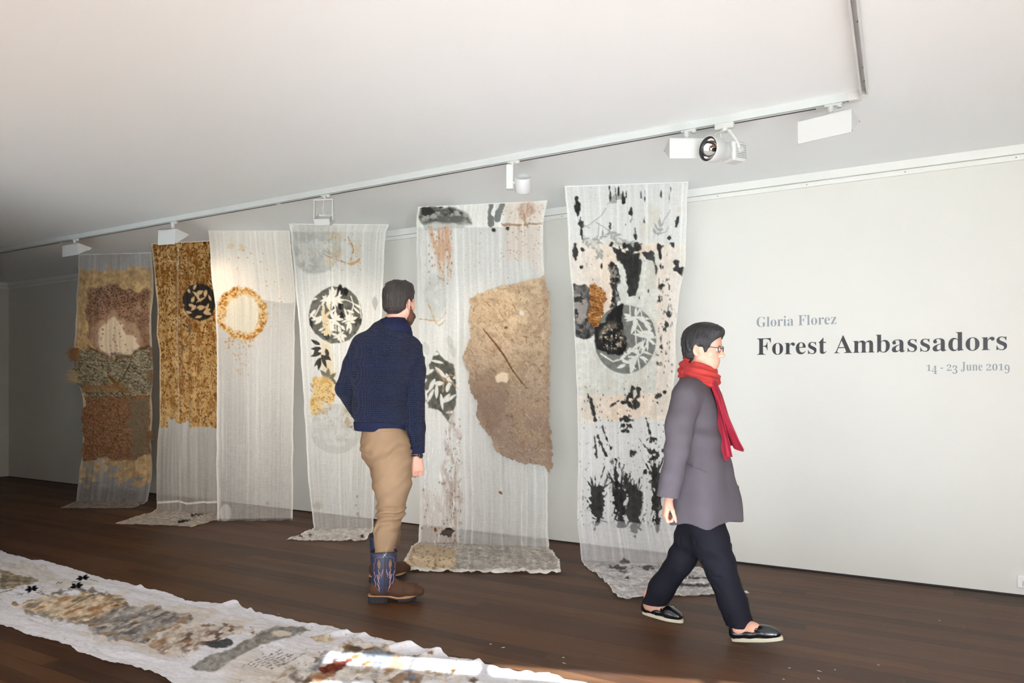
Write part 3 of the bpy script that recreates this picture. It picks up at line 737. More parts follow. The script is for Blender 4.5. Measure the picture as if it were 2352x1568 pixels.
st = c.poly([(790, 930), (815, 945), (815, 992), (796, 982), (786, 960)], 5, .08, 3); c.mix(st, (196, 150, 84), .9); c.mix(st * c.gate(.15, .15, 87, .0, .3), (72, 56, 34), .93); c.speck((735, 950, 800, 1020), 26, (134, 90, 44), R4, (.6, 2))
low = c.ell(772, 985, 58, 58, rough=1.5, seed=88); c.mix(low * .55, (186, 184, 176), .72)
lv = c.scatter_leaves(770, 978, 58, 46, R4, (16, 32), (2.5, 5))
c.mix(lv * c.ell(766, 965, 62, 62) * .8, (232, 230, 224), .64)
c.mix(c.leaf(861, 680, 1.55, 34, 6.5) * .55, (140, 140, 130), .8)
c.mix(c.ell(731, 1162, 10, 9, rough=3, nf=.1, soft=3) * .5, (186, 170, 138))
for (x_, y_) in ((820, 1140), (818, 1160), (822, 1180)): c.mix(c.ell(x_, y_, 2.5, 3, rough=1) * .8, (140, 118, 84))
c.speck((715, 1040, 745, 1100), 30, (170, 160, 140), R4, (.5, 1.4)); c.mix(c.flo * .7, (232, 227, 218), .66)
for (x_, y_) in ((832, 1233), (712, 1230), (690, 1234)): c.mix(c.ell(x_, y_, 5, 3, rough=2, nf=.2), (90, 80, 62), .9)
c.mix(np.clip((534 - c.y) / 3, 0, 1) * .5, (240, 237, 230), .85)
h4.hem(.024, .95, (246, 244, 238)); h4.threads(89, .10); h4.build()
# ---------------------------------------------------------------- hanging with the big bark-paper sheet
R5 = random.Random(15)
h5 = Hanging('bark_paper_hanging', 'wide gauze strip carrying a large ragged brown bark-paper sheet', (959, 476), (1256, 461),
    [(959, 476, 1256, 461), (956, 514, 1247, 520), (957, 612, 1247, 583), (959, 700, 1251, 640), (960, 784, 1247, 784), (962, 950, 1252, 950), (963, 1089, 1257, 1089), (965, 1203, 1259, 1210), (960, 1244, 1260, 1256)],
    [(945, 1256, 1262, 1262), (930, 1285, 1285, 1287), (918, 1311, 1288, 1319)], 25, fold=.016, floor_wr=.012)
c = h5.can; c.c[:] = (243, 242, 237); c.a[:] = .38 + .26 * np.clip(2.6 - 3 * c.T, 0, 1) * (1 - c.flo)
c.mix(np.clip((521 - c.y - (1256 - c.x) * -.01) / 2, 0, 1), (240, 238, 230), .9)
c.mix(c.poly([(1155, 470), (1256, 462), (1250, 560), (1246, 612), (1200, 600), (1160, 590)], 10, .04, 12) * .65, (226, 206, 190), .82)
c.mix(c.poly([(962, 476), (1035, 474), (1075, 492), (1085, 515), (1000, 512), (975, 516), (962, 500)], 5, .04, 3) * (.55 + .45 * c.gate(.06, .1, 91, -.3, .2)), (92, 90, 84), .95)
c.mix(c.poly([(964, 474), (1030, 473), (1060, 490), (1010, 498), (990, 512), (970, 500)], 4, .05, 3) * c.gate(.08, .08, 92, -.3, .1), (50, 48, 46), .97)
c.mix(c.poly([(972, 512), (1065, 510), (1066, 524), (976, 528)], 3) * .5, (150, 150, 140), .85)
c.mix(c.stroke([(1128, 466), (1124, 490), (1128, 512)], [7, 5, 8], 3, .08), (112, 112, 108), .93); c.mix(c.stroke([(1155, 468), (1146, 490), (1142, 506)], [5, 8, 6], 3, .08), (118, 120, 116), .93)
sm = c.poly([(1190, 464), (1222, 464), (1226, 490), (1206, 512), (1192, 500)], 5, .06, 4); c.mix(sm * (.5 + .5 * c.gate(.15, .05, 93, -.2, .3)), (166, 132, 108), .92)
c.mix(c.stroke([(1155, 515), (1200, 517), (1248, 512)], 2.5, 3, .1) * .8, (140, 108, 84), .9); c.speck((1150, 470, 1248, 600), 110, (132, 96, 70), R5, (.5, 1.5)); c.speck((965, 520, 1245, 640), 50, (120, 90, 66), R5, (.5, 1.3))
for (x_, y_) in ((1134, 528), (1166, 525)): c.mix(c.ell(x_, y_, 4, 4, rough=2, nf=.3), (40, 34, 30), .97)
drib = c.poly([(985, 522), (1030, 520), (1040, 560), (1034, 640), (1018, 660), (1006, 600), (990, 560)], 6, .05, 5)
c.mix(drib * c.gate(.12, .03, 94, -.4, .2) * .85, (196, 152, 118), .88); c.speck((985, 520, 1040, 660), 80, (146, 94, 56), R5, (.5, 1.7), el=1.8)
c.mix(c.ell(1002, 680, 26, 50, rough=4, soft=4, seed=95) * .45, (178, 178, 170), .78)
lv = np.zeros(len(c.x))
for k in range(8): lv = np.maximum(lv, c.leaf(R5.uniform(980, 1015), R5.uniform(650, 715), R5.uniform(.4, 2.6), 26, 5))
c.mix(lv * .6, (234, 232, 226), .68)
for pts in ([(962, 732), (985, 735), (1006, 738), (1018, 728), (1024, 716)], [(1002, 742), (1010, 748), (1022, 736)], [(985, 700), (1000, 735)]): c.mix(c.stroke(pts, 1.2, 1.2, .2), (190, 156, 106), .88)
for (x_, y_) in ((1036, 790), (1030, 770), (975, 785)): c.mix(c.leaf(x_, y_, 1.3, 34, 8) * .4, (176, 176, 168), .75)
rd = c.poly([(1004, 806), (1022, 826), (1044, 836), (1049, 880), (1048, 930), (1030, 968), (1008, 940), (985, 936), (972, 890), (978, 850)], 2, .1)
c.mix(rd, (84, 82, 74), .95, 96, .2)
lv = np.zeros(len(c.x))
for yy_ in (835, 880, 925): lv = np.maximum(lv, c.scatter_leaves(1010, yy_, 42, 9, R5, (24, 42), (3, 5.5)))
c.mix(lv * rd, (238, 235, 226), .72)
for pts in ([(1020, 872), (1035, 860), (1046, 864)], [(1020, 872), (1040, 880), (1052, 892)], [(1005, 850), (1020, 872), (1018, 900)]): c.mix(c.stroke(pts, 1.1, .8, .2), (178, 138, 94), .9)
brown = c.poly([(1020, 940), (1050, 940), (1056, 1080), (1062, 1240), (1040, 1260), (1020, 1100)], 8, .04, 6)
c.mix(brown * c.gate(.1, .04, 97, -.2, .4) * .8, (170, 148, 134), .85); c.speck((1025, 960, 1062, 1260), 130, (104, 74, 54), R5, (.5, 1.6), el=1.7)
c.mix(c.poly([(965, 1120), (1040, 1150), (1052, 1255), (958, 1255)], 10, .04, 8) * .45, (190, 172, 158), .8); c.speck((968, 1100, 1050, 1250), 46, (110, 70, 46), R5, (.5, 2), el=1.6)
c.mix(c.gate(.35, .02, 98, .45, .75) * np.clip((c.y - 1000) / 100, 0, 1) * (c.x < 1050), (250, 249, 246), .96)
for xx, b_ in ((1048, 4), (1082, 2), (1147, 6), (1200, -2)): c.mix(c.stroke([(xx, 560), (xx + b_, 800), (xx + b_ * .4, 1000), (xx + b_, 1245), (xx + b_ + 6, 1280)], 1.3, 1.2, .03, 1.5) * (.25 + .5 * np.clip((c.y - 900) / 300, 0, 1)), (228, 218, 200), .95)
for (x_, y_, a_) in ((1145, 1128, .6), (1000, 1210, 1.5), (1018, 1215, 1.5)): c.mix(c.leaf(x_, y_, a_, 12, 3.2), (112, 70, 40), .95)
plas = c.poly([(950, 1250), (1000, 1256), (1052, 1264), (1050, 1290), (1035, 1312), (915, 1316), (915, 1290)], 4, .06, 2) * np.clip(c.flo * 2, 0, 1)
c.mix(plas, (196, 176, 150), .98); c.mix(plas * np.clip((c.y - 1276 + 6 * c.n(.05, .1, 99)) / 6, 0, 1), (226, 204, 172), .98); c.mix(plas * c.gate(.2, .3, 100, .25, .6), (158, 134, 108), .98)
c.mix(np.clip(c.flo * 2, 0, 1) * (1 - plas) * .6, (232, 225, 214), .56); c.mix(c.flo * np.clip((c.y - 1306 - (c.x - 950) * .008) / 3, 0, 1), (246, 243, 238), .95)
hole = (c.ell(1031, 1222, 15, 9, rough=5, nf=.12, seed=101) > .5) | (c.ell(1010, 1165, 3.5, 11, rough=2, seed=102) > .6)
h5.hem(.016, .9); h5.threads(103, .10); h5.build(hole)
def p_sheet(c):
    c.c[:] = (196, 170, 138)
    g = np.clip((c.y - 700 - (c.x - 1080) * .35) / 220, 0, 1)[:, None]
    c.c = c.c * (1 - g) + np.array((142, 120, 104.)) * g
    c.mix(c.gate(.03, .03, 111, -.2, .5) * .45, (166, 138, 108)); c.mix(c.gate(.10, .10, 112, .0, .6) * .4, (132, 106, 84)); c.mix(c.gate(.4, .4, 113, .35, .7) * .45, (110, 86, 66)); c.mix(c.gate(.4, .4, 114, .45, .75) * .4, (206, 186, 158))
    c.mix(c.poly([(1080, 880), (1130, 840), (1165, 880), (1170, 930), (1140, 1000), (1100, 950)], 8, .05, 8) * .45, (118, 96, 82))
    rr = random.Random(5)
    for _ in range(150):
        x_, y_, a_ = rr.uniform(1070, 1265), rr.uniform(650, 1080), rr.uniform(0, 3.14); l_ = rr.uniform(5, 16)
        c.mix(c.stroke([(x_, y_), (x_ + l_ * math.cos(a_), y_ + l_ * math.sin(a_))], .7) * .8, rr.choice([(92, 66, 44), (112, 86, 62), (120, 92, 66), (190, 168, 138)]))
    c.mix(c.stroke([(1112, 756), (1140, 790), (1162, 820), (1180, 852), (1212, 892)], [1.2, 2.2, 2, 1.6, .6], .6, .2), (104, 72, 46))
    c.mix(c.stroke([(1145, 795), (1170, 836), (1200, 880)], .8), (96, 66, 42))
    c.mix(c.ell(1156, 866, 16, 13, rough=3, nf=.09), (214, 192, 164)); c.mix(c.ell(1200, 720, 4.5, 4.5, rough=2), (208, 204, 194)); c.mix(c.ell(1164, 753, 4, 3), (110, 66, 36))
    c.mix(c.stroke([(1252, 650), (1262, 760), (1258, 900), (1266, 1060)], 7, 3, .05, 6) * .35, (128, 98, 78))
h5.patch('bark_paper_sheet', [(1252, 636), (1263, 668), (1266, 730), (1264, 830), (1262, 930), (1268, 1010), (1273, 1072), (1264, 1086), (1248, 1068), (1205, 1064), (1160, 1046), (1140, 1036), (1132, 1008), (1116, 990), (1104, 975), (1096, 950), (1100, 925), (1086, 905), (1078, 880), (1080, 850), (1068, 832), (1066, 810), (1078, 788), (1082, 760), (1078, 735), (1084, 712), (1080, 690), (1090, 680), (1150, 658), (1200, 648)],
    p_sheet, .016, .010, 3.2, .12, 115, 'ragged sheet of handmade brown bark paper')

# ---------------------------------------------------------------- black-streaked hanging on the right
R6 = random.Random(16)
h6 = Hanging('ink_streaked_hanging', 'white gauze strip with black ink streaks, peach bands and a grey leaf roundel, rightmost', (1296, 428), (1580, 418),
    [(1296, 428, 1580, 418), (1301, 470, 1578, 480), (1305, 527, 1576, 545), (1306, 585, 1574, 612), (1314, 668, 1560, 676), (1319, 760, 1552, 770), (1323, 834, 1554, 840), (1326, 900, 1546, 895), (1327, 974, 1549, 974), (1327, 1197, 1556, 1200), (1331, 1240, 1566, 1250), (1336, 1286, 1576, 1294)],
    [(1346, 1304, 1592, 1301), (1372, 1320, 1625, 1313), (1400, 1351, 1680, 1339), (1421, 1376, 1722, 1363)], 26, fold=.014, floor_wr=.010)
c = h6.can; c.c[:] = (249, 249, 247); c.a[:] = .38 + .26 * np.clip(2.6 - 3 * c.T, 0, 1) * (1 - c.flo)
K = (44, 43, 42)
def ink(m, a=.97): c.mix(m, K, a, 7, .25)
pe = (234, 214, 194)
c.mix(c.band(556, 968, 4, 10, 121) * np.clip(1.2 - np.abs(c.x - 1435) / 160, 0, 1), pe, .9, 122, .05)
gw = np.maximum(c.poly([(1420, 590), (1510, 585), (1508, 905), (1330, 905), (1318, 780), (1390, 770), (1412, 690)], 6, .04, 3), c.band(790, 880, 8, 12, 123) * (c.x < 1508)); c.mix(gw, (216, 215, 206), .88, 124, .05)
c.mix(c.gate(.04, .02, 125, .1, .7) * c.band(560, 970, 10) * .4, (196, 186, 166), .88)
for (x_, y_, rx, ry) in ((1505, 500, 14, 22), (1480, 530, 12, 20), (1560, 480, 9, 6), (1496, 480, 8, 14)): c.mix(c.ell(x_, y_, rx, ry, rough=4, nf=.1, soft=2) * .6, (216, 208, 192), .8)
lv = np.zeros(len(c.x))
for (x_, y_, a_, l_, n_) in ((1395, 470, -.6, 32, 5), (1345, 560, .05, 60, 7), (1370, 540, 1.6, 46, 6), (1400, 530, .7, 60, 8), (1415, 555, .2, 40, 6), (1500, 545, -.9, 40, 4), (1340, 540, 1.2, 30, 4)): lv = np.maximum(lv, c.spray(x_, y_, a_, l_, R6, n_, 3.4, 17, .4))
for pts in ([(1392, 478), (1382, 494), (1368, 505), (1352, 518), (1340, 520)], [(1368, 510), (1385, 520), (1405, 535)], [(1376, 512), (1374, 540), (1366, 562)], [(1540, 482), (1525, 505), (1512, 540)], [(1338, 518), (1355, 524)], [(1536, 520), (1530, 532), (1510, 536)]): lv = np.maximum(lv, c.stroke(pts, 1.1))
c.mix(lv * .85, (142, 142, 136), .88)
lv2 = np.zeros(len(c.x))
for k in range(26): lv2 = np.maximum(lv2, c.leaf(R6.uniform(1335, 1450), R6.uniform(552, 585), R6.uniform(0, 6.28), 18, 3.6))
c.mix(lv2 * .75, (228, 224, 212), .8)
def drip(x, y0, y1, w, seed, lean=0, rough=4):
    ink(c.stroke([(x, y0), (x + lean * .5, (y0 + y1) / 2), (x + lean, y1)], [w * .45, w, w * .35], rough, .09, 1, seed))
for a_ in ((1324, 455, 500, 7, 1, 4), (1332, 495, 548, 5.5, 2, 6), (1321, 562, 596, 7, 3, 1), (1430, 450, 465, 5, 4, 2), (1450, 478, 505, 5.5, 5, 2), (1459, 525, 556, 3.5, 6, 2), (1400, 510, 530, 3, 7, 2), (1402, 515, 528, 2.5, 8), (1480, 498, 510, 3, 9), (1557, 500, 520, 4.5, 10, -3), (1542, 540, 550, 5, 11, -5), (1513, 560, 594, 6, 12, 4), (1543, 560, 568, 6, 13, 4), (1338, 570, 576, 4, 14), (1336, 612, 616, 4, 15), (1462, 562, 570, 9, 16), (1405, 556, 564, 5, 17)): drip(*a_)
for k in range(12): x_ = R6.uniform(1380, 1545); y_ = R6.uniform(424, 440); drip(x_, y_, y_ + R6.uniform(10, 34), R6.uniform(.8, 2.2), 30 + k, 0, 2)
for k in range(26): x_ = R6.uniform(1312, 1566); y_ = R6.uniform(470, 780); drip(x_, y_, y_ + R6.uniform(3, 14), R6.uniform(.7, 1.8), 60 + k, 0, 2)
ink(c.poly([(1405, 565), (1420, 575), (1440, 580), (1470, 578), (1468, 640), (1462, 682), (1446, 680), (1440, 640), (1428, 610), (1415, 588)], 5, .07, 1.2, 131))
ink(c.poly([(1400, 590), (1418, 605), (1426, 632), (1418, 660), (1418, 705), (1404, 705), (1402, 650), (1398, 620)], 6, .08, 1.2, 132) * (.55 + .45 * c.gate(.2, .2, 133, -.4, .1)))
ink(c.poly([(1475, 580), (1496, 572), (1504, 590), (1510, 620), (1507, 632), (1500, 600), (1485, 592)], 4, .1, 1, 134) * .9); ink(c.poly([(1548, 600), (1562, 596), (1562, 612), (1575, 616), (1568, 632), (1555, 624), (1546, 618)], 4, .1, 1, 135))
ink(c.poly([(1424, 560), (1470, 555), (1474, 572), (1440, 585)], 6, .12, 1, 136) * c.gate(.15, .15, 137, -.4, -.1))
pat = c.poly([(1318, 655), (1345, 650), (1360, 660), (1362, 700), (1368, 735), (1362, 770), (1340, 782), (1322, 770), (1314, 710)], 5, .06, 1.5, 138)
c.mix(pat, (84, 80, 78), .97, 139, .4); c.mix(pat * c.poly([(1318, 680), (1335, 670), (1348, 700), (1352, 740), (1330, 745), (1318, 720)], 5, .08, 3) * .75, (156, 146, 138), .97); ink(pat * c.gate(.08, .08, 140, .1, .3))
for (x_, y_, r_) in ((1515, 660, 5), (1522, 655, 4), (1514, 680, 3), (1536, 722, 6), (1530, 745, 5), (1525, 757, 4), (1518, 775, 3), (1520, 795, 3), (1514, 690, 3), (1510, 815, 2.5)): ink(c.ell(x_, y_, r_, r_ * 1.3, rough=3, nf=.2, seed=int(x_)))
for k in range(60): x_ = R6.uniform(1508, 1545); y_ = R6.uniform(640, 860); ink(c.ell(x_, y_, R6.uniform(.6, 1.6), R6.uniform(1, 3)))
disc = c.ell(1436, 779, 71, 79, rough=.6)
c.mix(disc, (112, 112, 106), .96, 141, .12)
lv = np.zeros(len(c.x))
for (x_, y_, n_, l_) in ((1458, 730, 8, 34), (1482, 775, 9, 36), (1470, 812, 10, 32), (1445, 838, 8, 22), (1500, 760, 6, 30), (1440, 820, 5, 30)):
    for k in range(n_): lv = np.maximum(lv, c.leaf(x_ + R6.uniform(-8, 8), y_ + R6.uniform(-8, 8), 6.28 * k / n_ + R6.uniform(-.4, .4), l_ * R6.uniform(.6, 1.2), R6.uniform(2.2, 5)))
for pts in ([(1436, 730), (1460, 735), (1476, 760), (1500, 790)], [(1458, 735), (1462, 800), (1470, 850)], [(1447, 700), (1448, 735)], [(1380, 812), (1408, 830), (1420, 826)], [(1470, 700), (1476, 735)]): lv = np.maximum(lv, c.stroke(pts, 1.6, .5))
c.mix(lv * disc * (c.x > 1376) * (1 - .85 * (c.x < 1432) * (c.y < 805)), (222, 221, 212), .92)
blk = c.poly([(1408, 706), (1430, 700), (1432, 740), (1432, 765), (1442, 790), (1440, 806), (1418, 816), (1395, 812), (1372, 800), (1364, 775), (1368, 745), (1390, 735)], 4, .08, 1.2, 142)
c.mix(blk, (34, 33, 33), .98); c.mix(blk * c.gate(.1, .1, 143, .05, .3) * c.ell(1405, 770, 34, 30, soft=8), (92, 84, 74)); c.mix(blk * c.gate(.2, .2, 144, .45, .6) * c.ell(1405, 775, 30, 28, soft=8), (186, 168, 146))
for (x0_, y0_, s_) in ((1448, 915, 1.0), (1432, 965, .6), (1438, 985, .5), (1518, 905, .55), (1494, 1015, .55), (1496, 1055, .8), (1490, 1085, .6), (1450, 1045, .45)):
    for k in range(int(9 * s_) + 3): ink(c.ell(x0_ + R6.gauss(0, 11 * s_), y0_ + R6.gauss(0, 14 * s_), R6.uniform(3, 8) * s_, R6.uniform(4, 10) * s_, R6.uniform(0, 3), 4, .12, 1, int(x0_) + k))
for (x_, y_, dx, dy) in ((1350, 905, 18, 60), (1383, 980, 20, 50), (1372, 1000, 20, 45), (1420, 920, -14, 12), (1365, 1002, 6, 50), (1470, 1010, 22, 28), (1484, 960, 10, 40), (1355, 910, 10, 40)):
    ink(c.stroke([(x_, y_), (x_ + dx, y_ + dy)], [1.6, 3], 3.2, .12, 1, int(x_ + y_)))
for (x_, y0_, y1_, w_) in ((1372, 1128, 1200, 15), (1424, 1128, 1205, 14), (1458, 1135, 1228, 17), (1508, 1090, 1212, 11)):
    ink(c.stroke([(x_ - 2, y0_), (x_, (y0_ + y1_) / 2), (x_ + 2, y1_)], [w_, w_ * .85, w_ * .45], 8, .09, 1.2, int(x_)))
    for k in range(10): a_ = R6.uniform(3.6, 5.9); l_ = R6.uniform(24, 70); ink(c.stroke([(x_ + R6.uniform(-8, 8), y0_ + 10), (x_ + l_ * math.cos(a_) * .6, y0_ + l_ * math.sin(a_))], [1.8, .6], 1.6, .15, .8, k))
    for k in range(10): ink(c.stroke([(x_ + R6.uniform(-w_, w_), R6.uniform(y0_, y1_)), (x_ + R6.uniform(-1.9, 1.9) * w_, R6.uniform(y0_ - 10, y1_))], [2, .6], 2, .15, .8, k + 40))
for (x_, y_) in ((1405, 1060), (1412, 1080), (1414, 1110), (1430, 1080), (1440, 1100), (1444, 1120), (1398, 1090)):
    ink(c.stroke([(x_, y_), (x_ + 10, y_ + 36)], [4, 6], 6, .1, 1, int(x_)) * c.gate(.15, .05, int(x_), -.5, 0))
ink(c.stroke([(1416, 1058), (1440, 1110), (1452, 1135)], [5, 9, 8], 7, .1, 1, 145) * c.gate(.2, .06, 146, -.3, .1))
c.speck((1320, 880, 1545, 1210), 240, K, R6, (.4, 1.5), .95, 1.6); c.speck((1315, 560, 1550, 900), 90, (96, 80, 66), R6, (.4, 1.3))
ink(c.ell(1366, 1214, 3, 4.5, rough=1))
c.mix(np.clip((c.y - 1200 - 4 * np.sin(c.x * .03)) / 2, 0, 1) * .35, (232, 230, 232), .5)
c.mix(c.flo * .8, (238, 235, 236), .66)
fi = np.clip(c.flo * 2, 0, 1)
for (x_, y_, rx, ry) in ((1436, 1290, 10, 7), (1418, 1303, 16, 6), (1430, 1314, 8, 4), (1484, 1304, 20, 4), (1440, 1328, 5, 3), (1520, 1318, 16, 4), (1560, 1325, 20, 5), (1600, 1330, 16, 4), (1580, 1345, 22, 4), (1620, 1345, 14, 4)): c.mix(c.ell(x_, y_, rx, ry, rough=4, nf=.12, seed=int(x_)) * .85, (72, 68, 66), .95)
c.mix(fi * c.gate(.03, .25, 147, .35, .6) * .5, (250, 250, 250), .95)
h6.hem(.013, .88); h6.threads(148, .10); h6.build()
def p_fur(c):
    c.c[:] = (150, 102, 56); c.mix(c.gate(.15, .35, 151, -.2, .4), (104, 64, 32)); c.mix(c.gate(.2, .5, 152, .35, .6), (190, 140, 90))
h6.patch('fibre_patch', [(1352, 656), (1366, 650), (1378, 660), (1392, 672), (1394, 688), (1384, 700), (1386, 720), (1376, 745), (1366, 755), (1352, 740), (1350, 715), (1356, 690)], p_fur, .004, .008, 3, .15, 153, 'matted brown plant fibre')

# ---------------------------------------------------------------- long cloth on the floor
FX0, FX1, FNX, FNY = -6.6, -0.35, 1200, 190
X, S = np.meshgrid(np.linspace(FX0, FX1, FNX), np.linspace(0, 1, FNY))
top_px = [(0, 1265), (60, 1282), (100, 1287), (180, 1310), (240, 1330), (325, 1348), (400, 1365), (430, 1378), (500, 1384), (545, 1384), (560, 1396), (640, 1418), (700, 1432), (760, 1436), (800, 1452), (830, 1455), (880, 1470), (945, 1488), (1000, 1498), (1012, 1498), (1030, 1508), (1080, 1512), (1120, 1528), (1180, 1542), (1230, 1548), (1262, 1546), (1300, 1560), (1340, 1568)]
tp = np.array([onz(a, b, .01) for a, b in top_px]); o_ = np.argsort(tp[:, 0]); tp = tp[o_]
bot_px = [(0, 1437), (40, 1447), (60, 1457), (110, 1473), (150, 1482), (200, 1500), (255, 1517), (310, 1527), (335, 1540), (380, 1556), (400, 1568)]
bp_ = np.array([onz(a, b, .01) for a, b in bot_px]); o_ = np.argsort(bp_[:, 0]); bp_ = bp_[o_]
xr = np.linspace(FX0, FX1, FNX)
yt = np.interp(xr, tp[:, 0], tp[:, 1]) + .008 * fbm(xr * 7, xr * 0, 3); yb = np.interp(xr, bp_[:, 0], bp_[:, 1]) + .010 * fbm(xr * 6, xr * 0 + 5, 4)
Y = yb[None] * (1 - S) + yt[None] * S
rid = np.zeros_like(X)
ridges = (((610, 1395, 470, 1440), .015), ((545, 1386, 430, 1416), .02), ((945, 1490, 820, 1500), .022), ((800, 1455, 690, 1475), .016), ((1010, 1500, 900, 1545), .02), ((1110, 1525, 1010, 1565), .02), ((1240, 1548, 1150, 1568), .02), ((715, 1440, 600, 1500), .012), ((330, 1350, 250, 1380), .010), ((840, 1460, 640, 1540), .010))
for (a, b, a2, b2), hgt in ridges:
    p, q = onz(a, b)[:2], onz(a2, b2)[:2]; e = q - p; L = np.linalg.norm(e); e = e / L; u = (X - p[0]) * e[0] + (Y - p[1]) * e[1]; v = -(X - p[0]) * e[1] + (Y - p[1]) * e[0] + .012 * np.sin(u * 25)
    rid += hgt * np.exp(-(v / .022) ** 2) * np.clip((L - u) / L, 0, 1) * np.clip((u + .06) / .06, 0, 1)
wr = .007 * np.abs(fbm(X * 3.2, Y * 9, 6, 4)) + .004 * np.abs(fbm(X * 11, Y * 14, 8, 3)) + .010 * np.clip(fbm(X * 2.5, Y * 2.5, 9, 3), 0, 1)
edge = np.minimum(S, 1 - S); wr = wr + .006 * np.clip(1 - edge / .05, 0, 1) * np.abs(fbm(X * 14, Y * 3, 10, 3))
Z = .004 + wr + rid
V = np.stack([X, Y, Z], -1).reshape(-1, 3)
fpx, fpy = project(np.stack([X, Y, Z * 0 + .008], -1).reshape(-1, 3))
c = Canvas(fpx, fpy, (236, 236, 242), 1.0); RF = random.Random(17)
wx, wy = V[:, 0], V[:, 1]
def fb(f, sx, sy, seed): return fbm((wx + .45 * wy) * f * 2.6, (wy - .1 * wx) * f * 1.5, seed, 6)
cen = np.clip((np.minimum(S, 1 - S).ravel() - .13 + .06 * fb(2, 1, 1, 201)) / .06, 0, 1)
gone = c.poly([(0, 1330), (90, 1334), (60, 1350), (250, 1330), (320, 1345), (400, 1368), (620, 1408), (700, 1436), (560, 1400), (210, 1340), (180, 1370), (60, 1380), (0, 1384)], 8, .05, 5)
c.mix(cen * np.clip(fb(1.5, 1, 1.5, 202) * 1.4 + .35, 0, 1) * (c.x > 90) * .7, (214, 204, 190))
c.mix(np.clip(.6 * fb(6, 1, 2, 203) - .1, 0, 1) * .5, (206, 190, 166))
# papery patches
def P_(pts, rgb, k=.9, rough=5, v=.18, seed=1): m = c.poly(pts, rough, .06, 2, seed); c.mix(m * k, rgb, None, seed, v); return m
m = P_([(0, 1308), (60, 1322), (85, 1330), (70, 1340), (0, 1352)], (150, 136, 112), .9, 5, .3, 211); c.mix(m * np.clip(np.sin(c.y * .9 + 4 * c.n(.03, .06, 5)) * 1.5, 0, 1) * .5, (96, 84, 66))
P_([(0, 1290), (60, 1288), (140, 1315), (120, 1330), (40, 1322)], (214, 208, 198), .6, 8, .1, 212)
m = P_([(30, 1388), (140, 1370), (210, 1360), (250, 1366), (290, 1382), (310, 1400), (250, 1430), (150, 1430), (110, 1420)], (214, 192, 160), .85, 8, .2, 213)
c.mix(m * np.clip(fb(9, 1, 2, 214) * 1.5, 0, 1), (164, 124, 84)); c.mix(m * np.clip(fb(7, 1, 2, 215) * 1.5 - .1, 0, 1) * .8, (104, 96, 84))
c.mix(c.stroke([(120, 1365), (190, 1356), (220, 1360), (290, 1392), (270, 1400)], 3.5, 6, .08, 2, 216) * .8, (112, 104, 90)); c.mix(c.stroke([(60, 1405), (110, 1418), (170, 1432), (230, 1428)], 3, 5, .08, 2) * .7, (128, 116, 98))
m = P_([(195, 1430), (290, 1392), (340, 1392), (400, 1402), (455, 1418), (430, 1432), (380, 1445), (330, 1472), (260, 1470), (200, 1450)], (150, 146, 144), .92, 6, .25, 217)
c.mix(m * np.clip(fb(12, 1, 2.2, 218) * 1.4, 0, 1), (98, 90, 84)); c.mix(m * np.clip(fb(10, 1, 2.2, 219) * 1.5 - .15, 0, 1), (206, 198, 188)); c.mix(m * np.clip(fb(8, 1, 2.2, 220) * 1.4 - .2, 0, 1), (164, 138, 110))
m = P_([(330, 1470), (400, 1440), (470, 1432), (560, 1440), (580, 1455), (520, 1462), (500, 1480), (430, 1505), (380, 1505)], (206, 194, 182), .85, 8, .2, 221)
c.mix(m * np.clip(fb(10, 1, 2, 222) * 1.6 - .1, 0, 1), (104, 86, 76)); c.mix(m * np.clip(fb(9, 1, 2, 223) * 1.6 - .3, 0, 1) * .7, (158, 122, 90))
c.mix(c.poly([(468, 1478), (530, 1470), (536, 1482), (500, 1492), (480, 1490)], 3, .1), (74, 74, 76))
m = P_([(435, 1535), (470, 1512), (520, 1498), (570, 1472), (600, 1452), (640, 1440), (690, 1442), (715, 1448), (660, 1468), (590, 1488), (540, 1510), (490, 1545)], (146, 142, 136), .95, 3, .2, 224)
c.mix(m * np.clip(fb(16, 1, 2, 225) * 1.5, 0, 1) * .6, (104, 100, 94)); c.mix(c.ell(643, 1457, 22, 7, rough=3), (222, 210, 194))
P_([(715, 1462), (740, 1458), (775, 1466), (760, 1474), (725, 1474)], (206, 186, 156), .9, 3, .15, 226)
m = P_([(735, 1510), (790, 1478), (830, 1468), (880, 1488), (920, 1500), (1000, 1520), (1120, 1568), (560, 1568), (640, 1545)], (226, 218, 208), .8, 10, .12, 227)
c.mix(m * np.clip(fb(8, 1, 2, 228) * 1.6 - .15, 0, 1) * .9, (150, 122, 92)); c.mix(m * np.clip(fb(7, 1, 2, 229) * 1.6 - .3, 0, 1), (96, 82, 70)); c.mix(m * np.clip(fb(5, 1, 1.5, 230) * 1.6 - .35, 0, 1), (128, 128, 134))
P_([(825, 1498), (860, 1490), (905, 1500), (890, 1520), (870, 1538)], (124, 128, 136), .9, 4, .25, 231)
P_([(735, 1535), (765, 1520), (805, 1515), (790, 1530), (745, 1548)], (92, 44, 34), .95, 5, .35, 232)
P_([(705, 1568), (745, 1545), (765, 1545), (735, 1568)], (150, 104, 76), .7, 8, .3, 233); P_([(880, 1568), (930, 1542), (970, 1555), (960, 1568)], (140, 110, 84), .8, 7, .3, 234); P_([(930, 1562), (950, 1550), (958, 1560)], (110, 112, 126), .9, 3, .2, 235)
for (x_, y_, rx, ry) in ((842, 1521, 11, 4), (816, 1508, 12, 4), (1040, 1545, 5, 7), (265, 1393, 9, 3), (850, 1490, 14, 4), (800, 1485, 10, 4), (990, 1505, 6, 2)): c.mix(c.ell(x_, y_, rx, ry, -.3, rough=2, nf=.15), (132, 96, 62))
